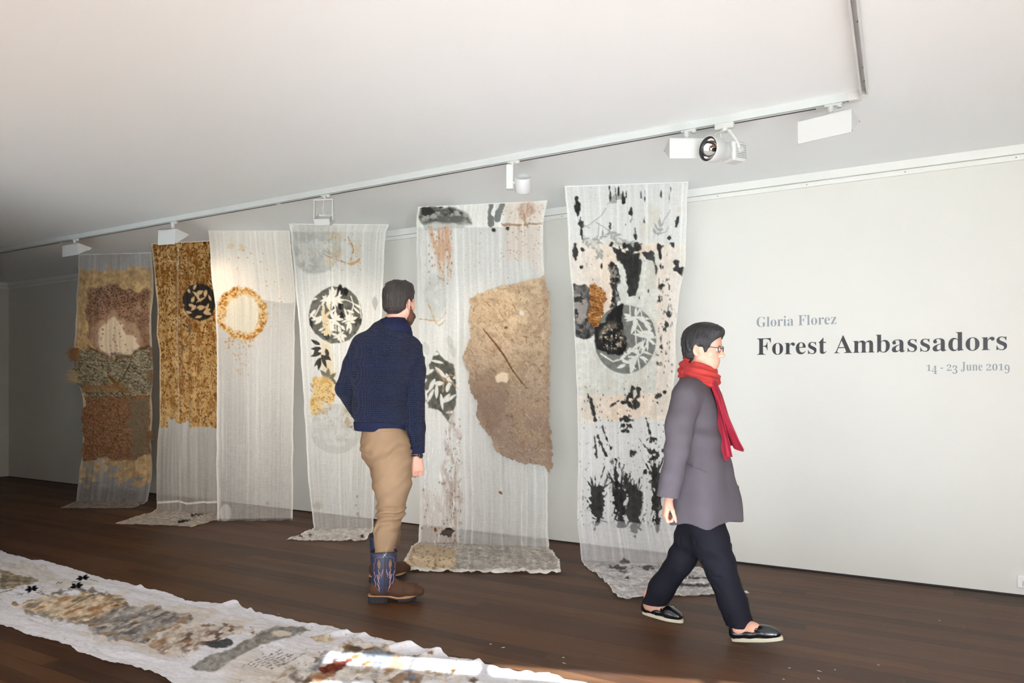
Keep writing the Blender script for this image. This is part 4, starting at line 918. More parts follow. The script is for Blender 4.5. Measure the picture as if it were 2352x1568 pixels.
# black leaf cut-outs and pen drawings near the far end
blackleaf = []
for (x_, y_) in ((73, 1353), (175, 1348), (190, 1328)):
    lv = np.zeros(len(c.x))
    for a_, l_ in ((0, 17), (3.1, 17), (.5, 13), (2.6, 13), (-.5, 14), (3.7, 12)): lv = np.maximum(lv, c.leaf(x_, y_, a_ - .15, l_, 3.0))
    c.mix(lv, (24, 24, 26)); 
for pts in ([(90, 1358), (112, 1372)], [(150, 1360), (120, 1364)], [(205, 1332), (225, 1338)], [(85, 1362), (100, 1366)], [(0, 1362), (30, 1352)]): c.mix(c.stroke(pts, .7, .6, .2), (120, 104, 88))
for (x_, y_) in ((45, 1366), (135, 1340), (170, 1340)): c.mix(c.stroke([(x_ - 5, y_), (x_, y_ - 4), (x_ + 3, y_), (x_ + 8, y_ - 3)], .6), (70, 66, 66))
c.speck((25, 1345, 100, 1370), 40, (90, 84, 80), RF, (.4, 1.0)); c.speck((0, 1270, 700, 1500), 90, (120, 96, 72), RF, (.4, 1.2)); c.speck((560, 1440, 1300, 1568), 160, (104, 80, 60), RF, (.5, 1.6))
# handwritten lines
for li, (x0_, y0_, x1_, y1_) in enumerate(((556, 1531, 640, 1496), (574, 1530, 655, 1497), (585, 1532, 662, 1503), (598, 1533, 668, 1507), (612, 1534, 672, 1511), (622, 1536, 655, 1524), (640, 1532, 690, 1508))):
    L = math.hypot(x1_ - x0_, y1_ - y0_); u = 0; ex, ey = (x1_ - x0_) / L, (y1_ - y0_) / L
    while u < L:
        w_ = RF.uniform(7, 16); pts = []
        for k in range(int(w_ / 1.4) + 1):
            q = u + k * 1.4; pts.append((x0_ + ex * q, y0_ + ey * q + RF.choice([-1.7, 1.0, -.6, 1.4])))
        if len(pts) > 1: c.mix(c.stroke(pts, .45, 0, .1, .6), (58, 54, 58))
        u += w_ + RF.uniform(4, 7)
i = np.arange((FNY - 1) * (FNX - 1)); r, q = i // (FNX - 1), i % (FNX - 1)
F = np.stack([r * FNX + q, r * FNX + q + 1, (r + 1) * FNX + q + 1, (r + 1) * FNX + q], 1)
runner = empty('floor_cloth', (V[:, 0].mean(), V[:, 1].mean(), 0)); tag(runner, 'long white cloth collaged with stained papers, lying on the floorboards', 'textile artwork')
o = obj('cloth', V, F, M_paper, runner, True); c.a[:] = 1.0; set_dye(o, c)
# ================================================================ ceiling tracks and lamps
M_white = mat('white_powder_coat', (208, 208, 205), 0.45)
M_white2 = mat('white_plastic', (204, 204, 199), 0.5)
M_track = mat('track_white', (200, 202, 199), 0.5)
M_slot = mat('track_slot_grey', (110, 112, 114), 0.5)
M_slot2 = mat('track_slot_pale', (196, 197, 198), 0.4)
M_line = mat('track_shadow_line', (44, 42, 42), 0.6)
M_black = mat('black_rim', (20, 20, 20), 0.5)
M_chrome = mat('reflector_metal', (210, 208, 204), 0.12, metal=1.0)
M_glow = bpy.data.materials.new('lit_lamp_glass'); M_glow.use_nodes = True
_b = M_glow.node_tree.nodes['Principled BSDF']; _b.inputs['Emission Color'].default_value = (1, .86, .66, 1); _b.inputs['Emission Strength'].default_value = 3.0
TY, TZ, TW = 3.81, CEIL - 0.040, 0.036
def u_rail(axis, c, lo, hi, name, label):
    w = TW / 2; t = 0.005
    prof = [(c - w, CEIL), (c - w, TZ), (c - w + t + .004, TZ), (c - w + t + .004, TZ + .004), (c - w + t, TZ + .004), (c - w + t, CEIL - .008), (c + w - t, CEIL - .008), (c + w - t, TZ + .004), (c + w - t - .004, TZ + .004), (c + w - t - .004, TZ), (c + w, TZ), (c + w, CEIL)]
    root = empty(name, (lo if axis == 0 else c, c if axis == 0 else lo, CEIL)); tag(root, label, 'light track')
    n = len(prof); V = []; F = []
    for h in (lo, hi):
        for p, z in prof: V.append((h, p, z) if axis == 0 else (p, h, z))
    F = [(k, (k + 1) % n, n + (k + 1) % n, n + k) for k in range(n)]
    for q in (0, n):
        F += [(q + 0, q + 1, q + 4, q + 5), (q + 1, q + 2, q + 3, q + 4), (q + 0, q + 5, q + 6, q + 11), (q + 6, q + 7, q + 10, q + 11), (q + 7, q + 8, q + 9, q + 10)]
    obj('rail', V, F, M_track, root)
    mb = MB()
    if axis == 0: mb.box((lo + .01, c - w + t, CEIL - .012), (hi - .01, c + w - t, CEIL - .0085))
    else: mb.box((c - w + t, lo + .01, CEIL - .012), (c + w - t, hi - .01, CEIL - .0085))
    mb.build('slot_liner', M_slot if axis == 0 else M_slot2, root)
    return root
XE = -0.185
trk = u_rail(0, TY, LEFTX + .3, XE, 'light_track', 'long white light track under the ceiling parallel to the wall')
MB().box((XE - .03, TY - TW / 2 - .002, TZ - .002), (XE + .025, TY + TW / 2 + .002, CEIL)).build('end_feed', M_white, trk)
for xx in (-7.1, -4.15): MB().box((xx - .02, TY + .004, TZ - .004), (xx + .02, TY + TW / 2, TZ)).build('joiner', M_white, trk)
MB().box((LEFTX + .3, TY + TW / 2 - .005, TZ - .0035), (XE - .18, TY + TW / 2 + .001, TZ)).build('slot_shadow_strip', M_line, trk)  # dark strip standing in for the shaded slot line under the rail
XC = -0.145
trk2 = u_rail(1, XC, 0.2, TY - .045, 'light_track', 'short empty light track running back from the long track')
MB().box((XC - TW / 2 - .001, TY - .047, TZ - .001), (XC + TW / 2 + .001, TY - .02, CEIL)).build('end_cap', M_white, trk2)
for yy in (3.66, 3.5, 3.05, 2.6): MB().tube([(XC + .006, yy, CEIL - .014), (XC + .006, yy, CEIL - .009)], .006, 8).build('screw', M_screw, trk2)

def spot(name, loc, target, energy, color, size, blend, parent=None, soft=.03):
    L = bpy.data.lights.new(name, 'SPOT'); L.energy = energy; L.color = color; L.spot_size = math.radians(size); L.spot_blend = blend; L.shadow_soft_size = soft
    o = bpy.data.objects.new(name, L); d = Vector(target) - Vector(loc)
    o.rotation_euler = d.to_track_quat('-Z', 'Y').to_euler(); o.location = Vector(loc) - (Vector(wloc(parent)) if parent else Vector())
    return link(o, parent)
def adapter(root, X, ln=.05, r=.0135):
    """track adapter: puck beside a short swivelling stem"""
    MB().box((X - .03, TY - .012, TZ - .010), (X + .052, TY + .012, TZ + .002), bev=.003).build('track_adapter', M_white2, root)
    MB().tube([(X + .038, TY, TZ - .009), (X + .038, TY, TZ - .021)], .0125, 16).build('adapter_dial', M_white2, root)
    MB().tube([(X, TY, TZ - .008), (X, TY, TZ - .010 - ln * .55)], r * 1.12, 16).tube([(X, TY, TZ - .010 - ln * .55), (X, TY, TZ - .010 - ln)], r, 16).build('stem', M_white2, root)
    MB().tube([(X + .001, TY - r, TZ - .01 - ln * .75), (X + .001, TY - r - .002, TZ - .01 - ln * .75)], .003, 8).build('screw', M_screw, root)
def wall_washer(px, py, label, rot=0.0, roll=0.0, ln=.05, dx=0.0, L=.24, H=.112, D=.14, apex=.22, lit=None):
    X = ony(px, py, TY)[0]
    root = empty('wall_washer_lamp', (X, TY, TZ)); tag(root, label, 'track light', 'boxy wall-washer lamps on the track')
    adapter(root, X, ln)
    top = TZ - .010 - ln
    M = Matrix.Translation((X + dx, TY, top)) @ Matrix.Rotation(rot, 4, 'Z') @ Matrix.Rotation(roll, 4, 'Y')
    t = .004
    # housing: back plate and sloping top, end plates, open lower face with lamp glass
    tri = [(-.05, 0), (-.05, -H), (D - .05, -H * apex)]
    MB().box((-L / 2, -.05, -H), (L / 2, -.05 + t, 0), M).prism([(-.05, 0), (-.05, -t), (D - .05, -H * apex - t), (D - .05, -H * apex)], 0, -L / 2, L / 2, M).build('housing', M_white, root)
    for sx in (-1, 1): MB().prism(tri, 0, sx * L / 2 - .002 + sx * .002, sx * L / 2 + .002 + sx * .002, M).build('end_plate', M_white, root)
    for sx in (-1, 1):
        for (yy, zz) in ((-.046, -H + .008), (D - .062, -H * apex - .004)):
            p = M @ Vector((sx * (L / 2 + .004), yy, zz)); q = M @ Vector((sx * (L / 2 + .006), yy, zz)); MB().tube([p, q], .003, 8).build('rivet', M_screw, root)
    a = -.05 + .008; b = D - .05 - .012
    MB().add([M @ Vector(v) for v in ((-L / 2 + .006, a, -H + .012), (L / 2 - .006, a, -H + .012), (L / 2 - .006, b, -H * apex - .012), (-L / 2 + .006, b, -H * apex - .012))], [(0, 1, 2, 3)]).build('lamp_glass', M_glow if lit else M_white2, root)
    if lit:
        e, tgt, col, sz = lit
        p = M @ Vector((0, (a + b) / 2 + .03, -H * .62 - .03))
        spot('lamp_light', p, tgt, e, col, sz, 1.0, root, .05)
    return root
WARM = (1.0, .80, .56)
def hang_mid(h, fz, fs=.5):
    r = int((h.nt - 1) * fz); return h.flat[r, int((h.ns - 1) * fs)]
wall_washer(172, 548, 'boxy white track lamp nearest the far corner, above the fibre hanging', ln=.045, dx=.005, lit=(LAMP1, hang_mid(h1, .55), WARM, 110))
wall_washer(397, 503, 'boxy white track lamp tilted above the rust-mottled hanging', roll=.05, ln=.06, dx=-.01, H=.13, L=.22, lit=(LAMP2, hang_mid(h3, .40, .3), WARM, 125))
wall_washer(1577, 286, 'boxy white track lamp right behind the reflector spotlight', rot=YAW, ln=.05, dx=.02)
wall_washer(1908, 232, 'boxy white track lamp at the right end of the long track', rot=-.22, ln=.05, dx=-.015, L=.245, H=.115)

# flood lamp in a square yoke
X = ony(745, 435, TY)[0]; root = empty('flood_lamp', (X, TY, TZ)); tag(root, 'white floodlight hanging in a square yoke with a loose cable', 'track light')
adapter(root, X, .022)
Mf = Matrix.Translation((X - .005, TY, TZ - .032)) @ Matrix.Rotation(YAW * .75, 4, 'Z')
MB().box((-.07, -.012, -.008), (.07, .012, 0), Mf, .002).build('yoke_bar', M_white, root)
for sx in (-1, 1): MB().box((sx * .07 - .003, -.012, -.155), (sx * .07 + .003, .012, -.004), Mf).build('yoke_arm', M_white, root)
Mh = Mf @ Matrix.Translation((0, .01, -.145)) @ Matrix.Rotation(.55, 4, 'X')
t = .005
MB().box((-.062, -.055, -.03), (.062, .055, -.03 + t), Mh).box((-.062, -.055, -.03), (-.062 + t, .055, .022), Mh).box((.062 - t, -.055, -.03), (.062, .055, .022), Mh).box((-.062, -.055, -.03), (.062, -.055 + t, .022), Mh).box((-.062, .055 - t, -.03), (.062, .055, .022), Mh).box((-.056, -.049, .004), (.056, .049, .010), Mh).build('lamp_head', M_white, root)
MB().tube([Mf @ Vector(v) for v in ((0, 0, -.006), (-.002, -.004, -.05), (-.006, -.01, -.075), (.004, -.02, -.105), (.03, -.02, -.125), (.045, -.01, -.13))], .0032, 8).build('cable', M_white2, root)
spot('lamp_light', Mh @ Vector((0, 0, -.045)), hang_mid(h4, .45), LAMP3, (1, .92, .8), 95, 1.0, root, .05)

# cylinder spot with driver box
X = ony(1176, 354, TY)[0]; root = empty('cylinder_lamp', (X, TY, TZ)); tag(root, 'small white cylinder spotlight beside its upright driver box', 'track light')
adapter(root, X, .012)
Md = Matrix.Translation((X - .012, TY, TZ - .020)) @ Matrix.Rotation(YAW, 4, 'Z')
MB().box((-.026, -.02, -.152), (.018, .02, 0), Md, .003).build('driver_box', M_white, root)
for k in range(5): MB().box((-.0275, -.014, -.135 + k * .012), (-.0255, .014, -.131 + k * .012), Md).build('vent_slot', M_slot, root)
MB().tube([Md @ Vector((.016, 0, -.11)), Md @ Vector((.034, 0, -.115))], .011, 12).build('pivot', M_white2, root)
hc = np.array(Md @ Vector((.078, 0, -.118))); ax = np.array([0.0, 0, 1]) * .80 - FWD * .58; ax /= np.linalg.norm(ax)
rings = []
u = np.cross(ax, [1, 0, 0]); u /= np.linalg.norm(u); v = np.cross(ax, u)
for (h_, r_) in ((-.052, .036), (-.050, .046), (-.044, .051), (.044, .051), (.046, .0495), (.046, .045), (.036, .044), (.0355, 0.0005)):
    rings.append([hc + ax * h_ + r_ * (u * math.cos(a) + v * math.sin(a)) for a in np.linspace(0, 2 * math.pi, 33)[:-1]])
MB().ring_loft(rings).build('lamp_head', M_white, root, True)
spot('lamp_light', hc - ax * .06, hang_mid(h5, .30, .45), LAMP4, (1, .9, .76), 42, .9, root, .03)

# reflector spotlight with gear box
X = ony(1664, 270, TY)[0]; root = empty('reflector_lamp', (X, TY, TZ)); tag(root, 'white reflector spotlight with finned neck and perforated gear box, facing the room', 'track light')
MB().box((X - .05, TY - .018, TZ - .030), (X + .05, TY + .018, TZ + .002), bev=.004).build('track_adapter', M_white2, root)
MB().tube([(X, TY, TZ - .028), (X, TY, TZ - .044)], .022, 16).build('swivel', M_white2, root)
dep = float((np.array([X, TY, TZ]) - CAMP) @ FWD)
G = at(1682, 350, dep); axd = -RGT * .86 - FWD * .50 - UPV * .06; axd /= np.linalg.norm(axd)
sd_ = np.cross(axd, UPV); sd_ /= np.linalg.norm(sd_); upd = np.cross(sd_, axd)
MG = Matrix.Translation(G) @ Matrix((axd, sd_, upd)).transposed().to_4x4()
MB().box((-.062, -.045, -.052), (.040, .045, .050), MG, .012).build('gear_box', M_white, root)
mbp = MB()
for i in range(8):
    for j in range(8): mbp.box((-.052 + i * .0095, -.0465, -.040 + j * .0095), (-.0475 + i * .0095, -.0448, -.0355 + j * .0095), MG)
mbp.build('grille_holes', M_slot, root)
MB().tube([MG @ Vector((.036, 0, 0)), MG @ Vector((.110, 0, 0))], .026, 20).build('neck', M_white, root)
for k in range(7):
    MB().tube([MG @ Vector((.048 + k * .009, 0, 0)), MG @ Vector((.052 + k * .009, 0, 0))], [.046, .046], 24).build('cooling_fin', M_white, root)
ringsb = []
for (h_, r_) in ((.098, .030), (.104, .052), (.116, .063), (.176, .066), (.180, .066), (.180, .062)):
    ringsb.append([np.array(MG @ Vector((h_, r_ * math.cos(a), r_ * math.sin(a)))) for a in np.linspace(0, 2 * math.pi, 41)[:-1]])
MB().ring_loft(ringsb, False).build('lamp_shade', M_white, root, True)
ringsb = []
for (h_, r_) in ((.179, .0625), (.160, .060), (.158, .053)): ringsb.append([np.array(MG @ Vector((h_, r_ * math.cos(a), r_ * math.sin(a)))) for a in np.linspace(0, 2 * math.pi, 41)[:-1]])
MB().ring_loft(ringsb, False).build('rim', M_black, root, True)
ringsb = []
for (h_, r_) in ((.160, .055), (.150, .050), (.136, .038), (.124, .022), (.118, .008), (.117, .0005)): ringsb.append([np.array(MG @ Vector((h_, r_ * math.cos(a), r_ * math.sin(a)))) for a in np.linspace(0, 2 * math.pi, 41)[:-1]])
MB().ring_loft(ringsb, False).build('reflector', M_chrome, root, True)
MB().tube([MG @ Vector((.118, 0, 0)), MG @ Vector((.142, 0, 0)), MG @ Vector((.148, 0, 0))], [.010, .010, .002], 12).build('bulb', M_black, root)
top = np.array([X, TY, TZ - .042])
for sgn in (-1, 1):
    o_ = sd_ * sgn * .052
    a = top + o_ * .55; b = G + axd * -.005 + o_
    MB().tube([a, a * .5 + b * .5 + o_ * .15, b], [.008, .008, .009], 8).build('yoke_arm', M_white, root)
    MB().tube([b - sd_ * sgn * .006, b + sd_ * sgn * .012], .013, 16).build('clamp_knob', M_white2, root)
MB().tube([top + sd_ * .0, top + axd * .05 - UPV * .01, top + axd * .075 - UPV * .03, top + axd * .055 - UPV * .055, top + axd * .03 - UPV * .08], .0035, 8).build('cable', M_white2, root)

# ================================================================ lettering on the wall
M_ink = mat('black_vinyl', (30, 29, 34), 0.5)
M_grey = mat('grey_vinyl', (132, 138, 142), 0.5)
def mathbold(s):
    o = ''
    for ch in s:
        if 'A' <= ch <= 'Z': o += chr(0x1D400 + ord(ch) - 65)
        elif 'a' <= ch <= 'z': o += chr(0x1D41A + ord(ch) - 97)
        elif '0' <= ch <= '9': o += chr(0x1D7CE + ord(ch) - 48)
        else: o += ch
    return o
def lettering(text, p0, p1, cap_px, material, label, thin=-.011, oldstyle=False):
    cu = bpy.data.curves.new('lettering', 'FONT'); cu.body = mathbold(text); cu.size = 1.0; cu.offset = thin; cu.extrude = .004; cu.resolution_u = 4
    t = bpy.data.objects.new('lettering', cu); COL.objects.link(t)
    dg = bpy.context.evaluated_depsgraph_get(); dg.update()
    me = bpy.data.meshes.new_from_object(t.evaluated_get(dg))
    V = np.zeros(len(me.vertices) * 3); me.vertices.foreach_get('co', V); V = V.reshape(-1, 3)
    polys = [tuple(p.vertices) for p in me.polygons]
    bpy.data.objects.remove(t); bpy.data.curves.remove(cu); bpy.data.meshes.remove(me)
    par = list(range(len(V)))
    def find(i):
        while par[i] != i: par[i] = par[par[i]]; i = par[i]
        return i
    for p in polys:
        for q in p[1:]: par[find(q)] = find(p[0])
    groups = {}
    for p in polys: groups.setdefault(find(p[0]), []).append(p)
    isl = sorted(([V[list({i for p in ps for i in p}), 0].min(), V[list({i for p in ps for i in p}), 0].max(), list(ps)] for ps in groups.values()), key=lambda z: z[0])
    let = []
    for a, b, ps in isl:
        if let and a < let[-1][1] - .02: let[-1][1] = max(let[-1][1], b); let[-1][2] += ps
        else: let.append([a, b, ps])
    chars = [ch for ch in text if ch != ' ']
    a, b = ony(*p0, WALLY), ony(*p1, WALLY)
    x0, x1 = V[:, 0].min(), V[:, 0].max(); sx = (b[0] - a[0]) / (x1 - x0)
    capz = ony(p0[0], p0[1] - cap_px, WALLY)[2] - a[2]; sz = capz / .67
    root = empty('wall_lettering', ((a[0] + b[0]) / 2, WALLY - .001, a[2])); tag(root, label, 'lettering')
    for k, (l, r, ps) in enumerate(let):
        ids = sorted({i for p in ps for i in p}); mp = {i: n for n, i in enumerate(ids)}
        W = V[ids].copy(); ch = chars[k] if len(let) == len(chars) else 'x'
        y = W[:, 1].copy()
        if oldstyle and ch in '0123456789':
            h = y.max()
            if ch in '012': y = y * (.50 / h)
            else: y = y * .92 - .23
        z = a[2] + y * sz
        P = np.stack([a[0] + (W[:, 0] - x0) * sx, WALLY - .0012 - (W[:, 2] > 0) * .0010 , z], 1)
        obj('letter', P, [tuple(mp[i] for i in p) for p in ps], material, root)
    return root
lettering('Gloria Florez', (1738, 751), (1921, 747), 22.5, M_grey, 'grey serif lettering naming the artist, above the black title on the wall', -.007)
lettering('Forest Ambassadors', (1739, 815), (2313, 810), 37.5, M_ink, 'large black serif exhibition title on the white wall', -.004)
lettering('14 - 23 June 2019', (2128, 852), (2319, 850), 19.5, M_grey, 'small grey serif exhibition dates below the black title', -.007, True)

# ================================================================ power point near the floor
M_plate = mat('white_moulded_plastic', (240, 240, 238), .35)
p = ony(2336, 1348, WALLY); q = ony(2336, 1319, WALLY); px0, pz0, ph = p[0], p[2], q[2] - p[2]
sock = empty('power_outlet', (px0 + .055, WALLY, pz0)); tag(sock, 'white double power point low on the wall at the right edge', 'power outlet')
MB().box((px0, WALLY - .010, pz0), (px0 + .116, WALLY - .0002, pz0 + ph), bev=.004).build('face_plate', M_plate, sock)
for k in (0, 1):
    cx = px0 + .012 + k * .073
    MB().box((cx, WALLY - .0145, pz0 + ph * .66), (cx + .018, WALLY - .009, pz0 + ph * .86), bev=.002).build('rocker_switch', M_plate, sock)
    s0 = px0 + .024 + k * .040
    MB().box((s0, WALLY - .0112, pz0 + ph * .14), (s0 + .034, WALLY - .0098, pz0 + ph * .58)).build('socket_face', M_white2, sock)
    mbh = MB()
    for (dx, dz, ro) in ((.010, .40, .5), (.024, .40, -.5), (.017, .24, 0)):
        Mx = Matrix.Translation((s0 + dx, WALLY - .0112, pz0 + ph * dz)) @ Matrix.Rotation(ro, 4, 'Y')
        mbh.box((-.001, -.0005, -.004), (.001, .0004, .004), Mx)
    mbh.build('pin_slots', M_black, sock)
# ================================================================ people: implicit surfaces turned into one mesh each
def nrm(v): v = np.asarray(v, float); return v / (np.linalg.norm(v) + 1e-12)
class Sdf:
    def __init__(s): s.prims = []; s.cuts = []; s.disp = None
    def cap(s, a, b, ra, rb=None, k=.02, side=None, flat=1.0):
        """tapered limb; side/flat squash the cross-section along one direction"""
        s.prims.append(('c', np.array(a, float), np.array(b, float), ra, ra if rb is None else rb, k, None if side is None else nrm(side), flat)); return s
    def ell(s, c, R, r, k=.02):
        """ellipsoid with axes = rows of R"""
        s.prims.append(('e', np.array(c, float), np.array(R, float), np.array(r, float), k)); return s
    def sub(s, c, R, r, k=.01):
        s.prims.append(('s', np.array(c, float), np.array(R, float), np.array(r, float), k)); return s
    def cut(s, p, n):
        """keep the side the normal points away from"""
        s.cuts.append((np.array(p, float), nrm(n))); return s
    def chain(s, pts, rad, k=.02, side=None, flat=None):
        for i in range(len(pts) - 1):
            s.cap(pts[i], pts[i + 1], rad[i], rad[i + 1], k, side, 1.0 if flat is None else flat)
        return s
    def bounds(s, pad=.03):
        lo = np.full(3, 1e9); hi = -lo
        for p in s.prims:
            if p[0] == 'c':
                r = max(p[3], p[4]) * max(1, p[7])
                for q in (p[1], p[2]): lo = np.minimum(lo, q - r); hi = np.maximum(hi, q + r)
            elif p[0] == 'e':
                r = p[3].max(); lo = np.minimum(lo, p[1] - r); hi = np.maximum(hi, p[1] + r)
        return lo - pad, hi + pad
    def __call__(s, P):
        d = np.full(len(P), 1.0)
        z0, z1 = P[:, 2].min() - .09, P[:, 2].max() + .09
        for p in s.prims:
            if p[0] == 'c':
                r_ = max(p[3], p[4]) * max(1, p[7])
                if min(p[1][2], p[2][2]) - r_ > z1 or max(p[1][2], p[2][2]) + r_ < z0: continue
            elif p[1][2] - p[3].max() > z1 or p[1][2] + p[3].max() < z0: continue
            if p[0] == 'c':
                _, a, b, ra, rb, k, side, flat = p
                ba = b - a; h = np.clip(((P - a) @ ba) / (ba @ ba + 1e-12), 0, 1)
                q = P - a - h[:, None] * ba
                if side is not None:
                    q = q + side * ((q @ side) * (1 / flat - 1))[:, None]
                e = np.linalg.norm(q, axis=1) - (ra + (rb - ra) * h)
            else:
                _, c, R, r, k = p
                q = (P - c) @ R.T; k0 = np.linalg.norm(q / r, axis=1); k1 = np.linalg.norm(q / (r * r), axis=1) + 1e-9
                e = k0 * (k0 - 1) / k1
            if p[0] == 's':
                h = np.clip(.5 - .5 * (d + e) / k, 0, 1); d = d * (1 - h) + (-e) * h + k * h * (1 - h)
            else:
                h = np.clip(.5 + .5 * (e - d) / k, 0, 1); d = e * (1 - h) + d * h - k * h * (1 - h)
        if s.disp is not None: d = d + s.disp(P)
        for (c, n) in s.cuts: d = np.maximum(d, (P - c) @ n)
        return d
class Union:
    """soft union of several implicit shapes, each with its own cuts"""
    def __init__(s, parts, k=.012, disp=None): s.parts, s.k, s.disp = parts, k, disp
    def bounds(s, pad=.03):
        b = [p.bounds(pad) for p in s.parts]; return np.min([q[0] for q in b], 0), np.max([q[1] for q in b], 0)
    def __call__(s, P):
        d = s.parts[0](P)
        for p in s.parts[1:]:
            e = p(P); h = np.clip(.5 + .5 * (e - d) / s.k, 0, 1); d = e * (1 - h) + d * h - s.k * h * (1 - h)
        return d + s.disp(P) if s.disp is not None else d
def surface(f, vox=.005, lo=None, hi=None, stride=4):
    """surface nets over a coarse-to-fine grid"""
    if lo is None: lo, hi = f.bounds()
    n = np.ceil((hi - lo) / (vox * stride)).astype(int) * stride + 1
    nc = (n - 1) // stride + 1
    ax = [lo[i] + vox * stride * np.arange(nc[i]) for i in range(3)]
    G = np.stack(np.meshgrid(*ax, indexing='ij'), -1).reshape(-1, 3)
    C = np.empty(len(G))
    od = np.argsort(G[:, 2], kind='stable')
    for i in range(0, len(G), 12000): C[od[i:i + 12000]] = f(G[od[i:i + 12000]])
    C = C.reshape(nc)
    near = np.abs(C) < vox * stride * 1.7
    V = np.repeat(np.repeat(np.repeat(C, stride, 0), stride, 1), stride, 2)
    h = stride // 2
    V = V[h:h + n[0], h:h + n[1], h:h + n[2]] if False else np.pad(V, ((h, 0), (h, 0), (h, 0)), mode='edge')[:n[0], :n[1], :n[2]]
    M = np.repeat(np.repeat(np.repeat(near, stride, 0), stride, 1), stride, 2)
    M = np.pad(M, ((h, 0), (h, 0), (h, 0)), mode='edge')[:n[0], :n[1], :n[2]]
    idx = np.argwhere(M); P = lo + idx * vox; v = np.empty(len(P))
    od = np.argsort(P[:, 2], kind='stable')
    for i in range(0, len(P), 25000): v[od[i:i + 25000]] = f(P[od[i:i + 25000]])
    V[M] = v
    V[0] = V[-1] = 1; V[:, 0] = V[:, -1] = 1; V[:, :, 0] = V[:, :, -1] = 1
    S = V < 0
    cs = np.zeros(np.array(S.shape) - 1, int)
    sh = [(i, j, k) for i in (0, 1) for j in (0, 1) for k in (0, 1)]
    def sl(a, o): return a[o[0]:a.shape[0] - 1 + o[0], o[1]:a.shape[1] - 1 + o[1], o[2]:a.shape[2] - 1 + o[2]]
    for o in sh: cs += sl(S, o)
    act = np.argwhere((cs > 0) & (cs < 8)); vid = -np.ones(cs.shape, np.int64); vid[tuple(act.T)] = np.arange(len(act))
    acc = np.zeros((len(act), 3)); cnt = np.zeros(len(act))
    for a in sh:
        for ax_ in range(3):
            if a[ax_]: continue
            b = list(a); b[ax_] = 1
            va = V[tuple((act + a).T)]; vb = V[tuple((act + b).T)]
            cr = (va < 0) != (vb < 0); t = np.where(cr, va / np.where(cr, va - vb, 1), 0)
            p = np.tile(np.array(a, float), (len(act), 1)); p[:, ax_] += t
            acc += p * cr[:, None]; cnt += cr
    X = lo + (act + acc / cnt[:, None]) * vox
    F = []
    for ax_ in range(3):
        u, w = (ax_ + 1) % 3, (ax_ + 2) % 3
        s0 = [slice(None)] * 3; s1 = [slice(None)] * 3; s0[ax_] = slice(0, -1); s1[ax_] = slice(1, None)
        A, B = S[tuple(s0)], S[tuple(s1)]
        e = np.argwhere(A != B); e = e[(e[:, u] > 0) & (e[:, w] > 0) & (e[:, u] < S.shape[u] - 1) & (e[:, w] < S.shape[w] - 1)]
        fl = A[tuple(e.T)]
        du = np.zeros(3, int); du[u] = 1; dw = np.zeros(3, int); dw[w] = 1
        q = np.stack([vid[tuple((e - du - dw).T)], vid[tuple((e - dw).T)], vid[tuple(e.T)], vid[tuple((e - du).T)]], 1)
        q[~fl] = q[~fl][:, ::-1]; F.append(q)
    F = np.concatenate(F); F = F[(F >= 0).all(1)]
    return X, F
def skin(name, f, material, parent, vox=.005, smooth=1):
    X, F = surface(f, vox)
    for _ in range(smooth):
        acc = np.zeros_like(X); cnt = np.zeros(len(X))
        for a, b in ((0, 1), (1, 2), (2, 3), (3, 0)):
            np.add.at(acc, F[:, a], X[F[:, b]]); np.add.at(cnt, F[:, a], 1); np.add.at(acc, F[:, b], X[F[:, a]]); np.add.at(cnt, F[:, b], 1)
        X = X * .5 + .5 * acc / np.maximum(cnt, 1)[:, None]
    return obj(name, X, F, material, parent, True)
def n3(P, f, seed=0, o=3):
    return (fbm(P[:, 0] * f + 3.1 * P[:, 2] * f * .3, P[:, 2] * f, seed, o) + fbm(P[:, 1] * f + 7, P[:, 2] * f * .9 + P[:, 0] * f * .4, seed + 5, o)) * .5

def frame(fwd, up=(0, 0, 1), tilt=0.0):
    """rows: right-hand side, forward, up"""
    f = nrm(fwd); u = nrm(np.array(up, float) - f * (np.array(up, float) @ f)); r = np.cross(f, u)
    if tilt: f, u = f * math.cos(tilt) - u * math.sin(tilt), u * math.cos(tilt) + f * math.sin(tilt)
    return np.array([r, f, u])

